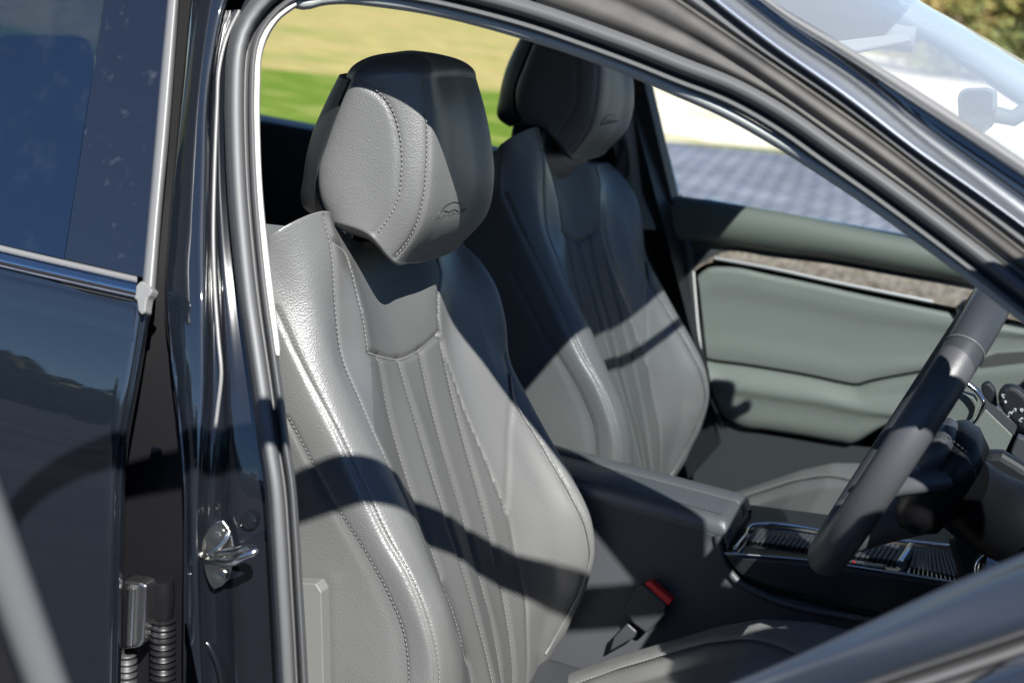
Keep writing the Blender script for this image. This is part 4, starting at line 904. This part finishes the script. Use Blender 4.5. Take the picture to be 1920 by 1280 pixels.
t = pv.node_tree; b = t.nodes['Principled BSDF']; tc = t.nodes.new('ShaderNodeTexCoord'); br = t.nodes.new('ShaderNodeTexBrick')
br.inputs['Scale'].default_value = 1; br.inputs['Brick Width'].default_value = .15; br.inputs['Row Height'].default_value = .52; br.inputs['Mortar Size'].default_value = .016; br.inputs['Bias'].default_value = -.1
br.inputs['Color1'].default_value = (.20, .21, .25, 1); br.inputs['Color2'].default_value = (.15, .16, .20, 1); br.inputs['Mortar'].default_value = (.085, .095, .14, 1)
t.links.new(tc.outputs['Object'], br.inputs[0])
pn = t.nodes.new('ShaderNodeTexNoise'); pn.inputs['Scale'].default_value = 1.1; pn.inputs['Detail'].default_value = 6; t.links.new(tc.outputs['Object'], pn.inputs[0])
pm = t.nodes.new('ShaderNodeMapRange'); pm.inputs[1].default_value = .3; pm.inputs[2].default_value = .7; pm.inputs[3].default_value = .72; pm.inputs[4].default_value = 1.15; t.links.new(pn.outputs[0], pm.inputs[0])
px_ = t.nodes.new('ShaderNodeVectorMath'); px_.operation = 'SCALE'; t.links.new(br.outputs[0], px_.inputs[0]); t.links.new(pm.outputs[0], px_.inputs['Scale']); t.links.new(px_.outputs[0], b.inputs['Base Color'])
g1 = UZ((1248, 268), 0); g2 = UZ((1500, 292), 0); g3 = UZ((1248, 318), 0); g4 = UZ((1200, 330), 0)
sl_ = (g2-g1)/(g2-g1)[0]
fy = lambda x: g1[1]+(x-g1[0])*sl_[1]
M['tarmac'] = mat('tarmac', (.018, .019, .022), .9, spec=.05, var=(.6, .3, (.034, .035, .038)))
sheet('road', [(-890, -890), (890, -890), (890, -.6), (-890, -.6)], .014, M['tarmac'], 'dark tarmac on the near side of the car')
sheet('paving', [(-14, -14), (14, -14), (14, fy(14)), (g1[0], g1[1]), (g3[0], g3[1]), (g4[0]-.8, g4[1]), (-6.5, 5.5), (-14, 5.5)], .010, pv, 'blue grey concrete block paving')
sheet('grass', [(-60, 4), (g1[0], 4), (g1[0]+.1, g1[1]+.25), (20, fy(20)+.25), (20, fy(20)+.5), (g1[0]-.4, g1[1]+.7), tuple(UZ((940, 172), 0)[:2]), tuple(UZ((780, 158), 0)[:2]), tuple(UZ((640, 143), 0)[:2]), tuple(UZ((487, 128), 0)[:2]), tuple(UZ((300, 108), 0)[:2]), (-60, 26)], .004, M['grass'], 'strip of bright green grass beside the paving', 'stuff')
sheet('gravel', [(g1[0]+.4, g1[1]+.75), (20, fy(20)+.5), (90, 120), tuple(UZ((1120, 40), 0)[:2]), tuple(UZ((1130, 150), 0)[:2]), tuple(UZ((1150, 262), 0)[:2])], .007, M['stubble'], 'pale stony ground beyond the paving')
# trees
LEAF = [mat('leaf_a', (.17, .17, .04), .7), mat('leaf_b', (.26, .20, .07), .7), mat('leaf_c', (.08, .10, .03), .7)]; BARK = mat('bark', (.12, .09, .06), .9)
def tree(x, y, h, wd, kind, label):
    t = tag(empty('tree', (x, y, 0)), label, 'tree', 'trees beyond the field')
    P = herm([(0, 0, -.1), (.05*wd, .02, h*.25), (-.04*wd, 0, h*.55), (0, 0, h*.85)], 14); V, F = tube_data(P, np.linspace(.05*wd, .012*wd, 14), 8)
    pr = [(V, F)]
    for i in range(7):
        a = random.uniform(0, 6.28); z = h*random.uniform(.2, .6); r = wd*.35
        pr.append(tube_data(herm([(0, 0, z), (r*.5*math.cos(a), r*.5*math.sin(a), z+h*.12), (r*math.cos(a), r*math.sin(a), z+h*.2)], 8), np.linspace(.02*wd, .006*wd, 8), 6))
    V, F = merge(pr); raw('trunk', V, F, BARK, t)
    cl = []
    for i in range(34):
        a = random.uniform(0, 6.28); zz = random.uniform(.12, 1); r = wd*.5*math.sin(min(1, zz*1.15)*math.pi*.86+.2)*random.uniform(.3, 1)
        cl.append((r*math.cos(a), r*math.sin(a), h*zz, wd*random.uniform(.10, .2)))
    cl = np.array(cl); n = 5200; ci = rng.integers(0, len(cl), n); d = rng.normal(size=(n, 3)); d /= np.linalg.norm(d, axis=1)[:, None]; d *= rng.uniform(.35, 1, n)[:, None]**.5
    c = cl[ci, :3]+d*cl[ci, 3:4]*[1, 1, .8]; s = wd*.016
    u = rng.normal(size=(n, 3)); u /= np.linalg.norm(u, axis=1)[:, None]; v = np.cross(u, rng.normal(size=(n, 3))); v /= np.linalg.norm(v, axis=1)[:, None]
    V = np.stack([c-u*s*1.6, c+v*s, c+u*s*1.6, c-v*s], 1).reshape(-1, 3); F = np.arange(4*n).reshape(-1, 4).tolist()
    o = raw('crown', V, F, LEAF[kind], t, smooth=False); me = o.data
    for k in range(3):
        if k != kind: me.materials.append(LEAF[k])
    ti = np.where(np.array([random.random() for _ in cl])[ci] < .55, 0, np.where(rng.random(n) < .5, 1, 2)); me.polygons.foreach_set('material_index', ti.astype(int)); return t
for (px, L, h, wd, k, lb) in ((1800, 46, 3.6, 4.2, 1, 'bushy yellow green tree over the far end of the windscreen'), (1868, 50, 3.1, 3.6, 0, 'shorter rounded tree in the middle of the far row'), (1925, 47, 3.9, 4.4, 2, 'dark green tree at the outer end of the far row'), (2010, 50, 4.2, 5, 0, 'tall olive tree out past the windscreen'), (1735, 52, 2.6, 4, 1, 'low yellowish tree mostly hidden by the car roof')):
    v = ray((px, 60)); v = v/np.hypot(v[0], v[1]); tree(CAM[0]+v[0]*L, CAM[1]+v[1]*L, h, wd, k, lb)

# belt of trees far off on the camera's side of the road, seen only as the dark horizon mirrored in the paintwork
V = []
for i in range(190):
    x = -300+i*2.3+random.uniform(-1, 1); y = -70+random.uniform(-3, 3); h = random.uniform(6, 10); n = 300
    d = rng.normal(size=(n, 3)); d /= np.linalg.norm(d, axis=1)[:, None]; c = np.array([x, y, h*.5])+d*rng.uniform(.5, 1, n)[:, None]*[2.6, 2.2, h*.52]; s_ = .95
    u = rng.normal(size=(n, 3)); u /= np.linalg.norm(u, axis=1)[:, None]; v = np.cross(u, rng.normal(size=(n, 3))); v /= np.linalg.norm(v, axis=1)[:, None]
    V.append(np.stack([c-u*s_, c+v*s_*.7, c+u*s_, c-v*s_*.7], 1).reshape(-1, 3))
V = np.concatenate(V); tl = raw('treeline', V, np.arange(len(V)).reshape(-1, 4).tolist(), LEAF[2], None, smooth=False); tag(tl, 'far off dark belt of trees across the road', None, kind='stuff')
panel('seat_side_trim', [(552,1092),(592,1094),(602,1110),(608,1340),(552,1340)], M['side_trim'], seat, y=.140, th=.02)
raw_sail = [DS(-.05, 1.08), DS(-.045, 1.30), DS(.06, 1.365), DS(.18, 1.358), DS(.205, 1.30), DS(.21, 1.20), DS(.21, 1.06)]  # unseen panel added on the door to keep sun off the near cushion
panel('sun_block_sail', None, M['gloss'], od, pts=raw_sail, th=.02)
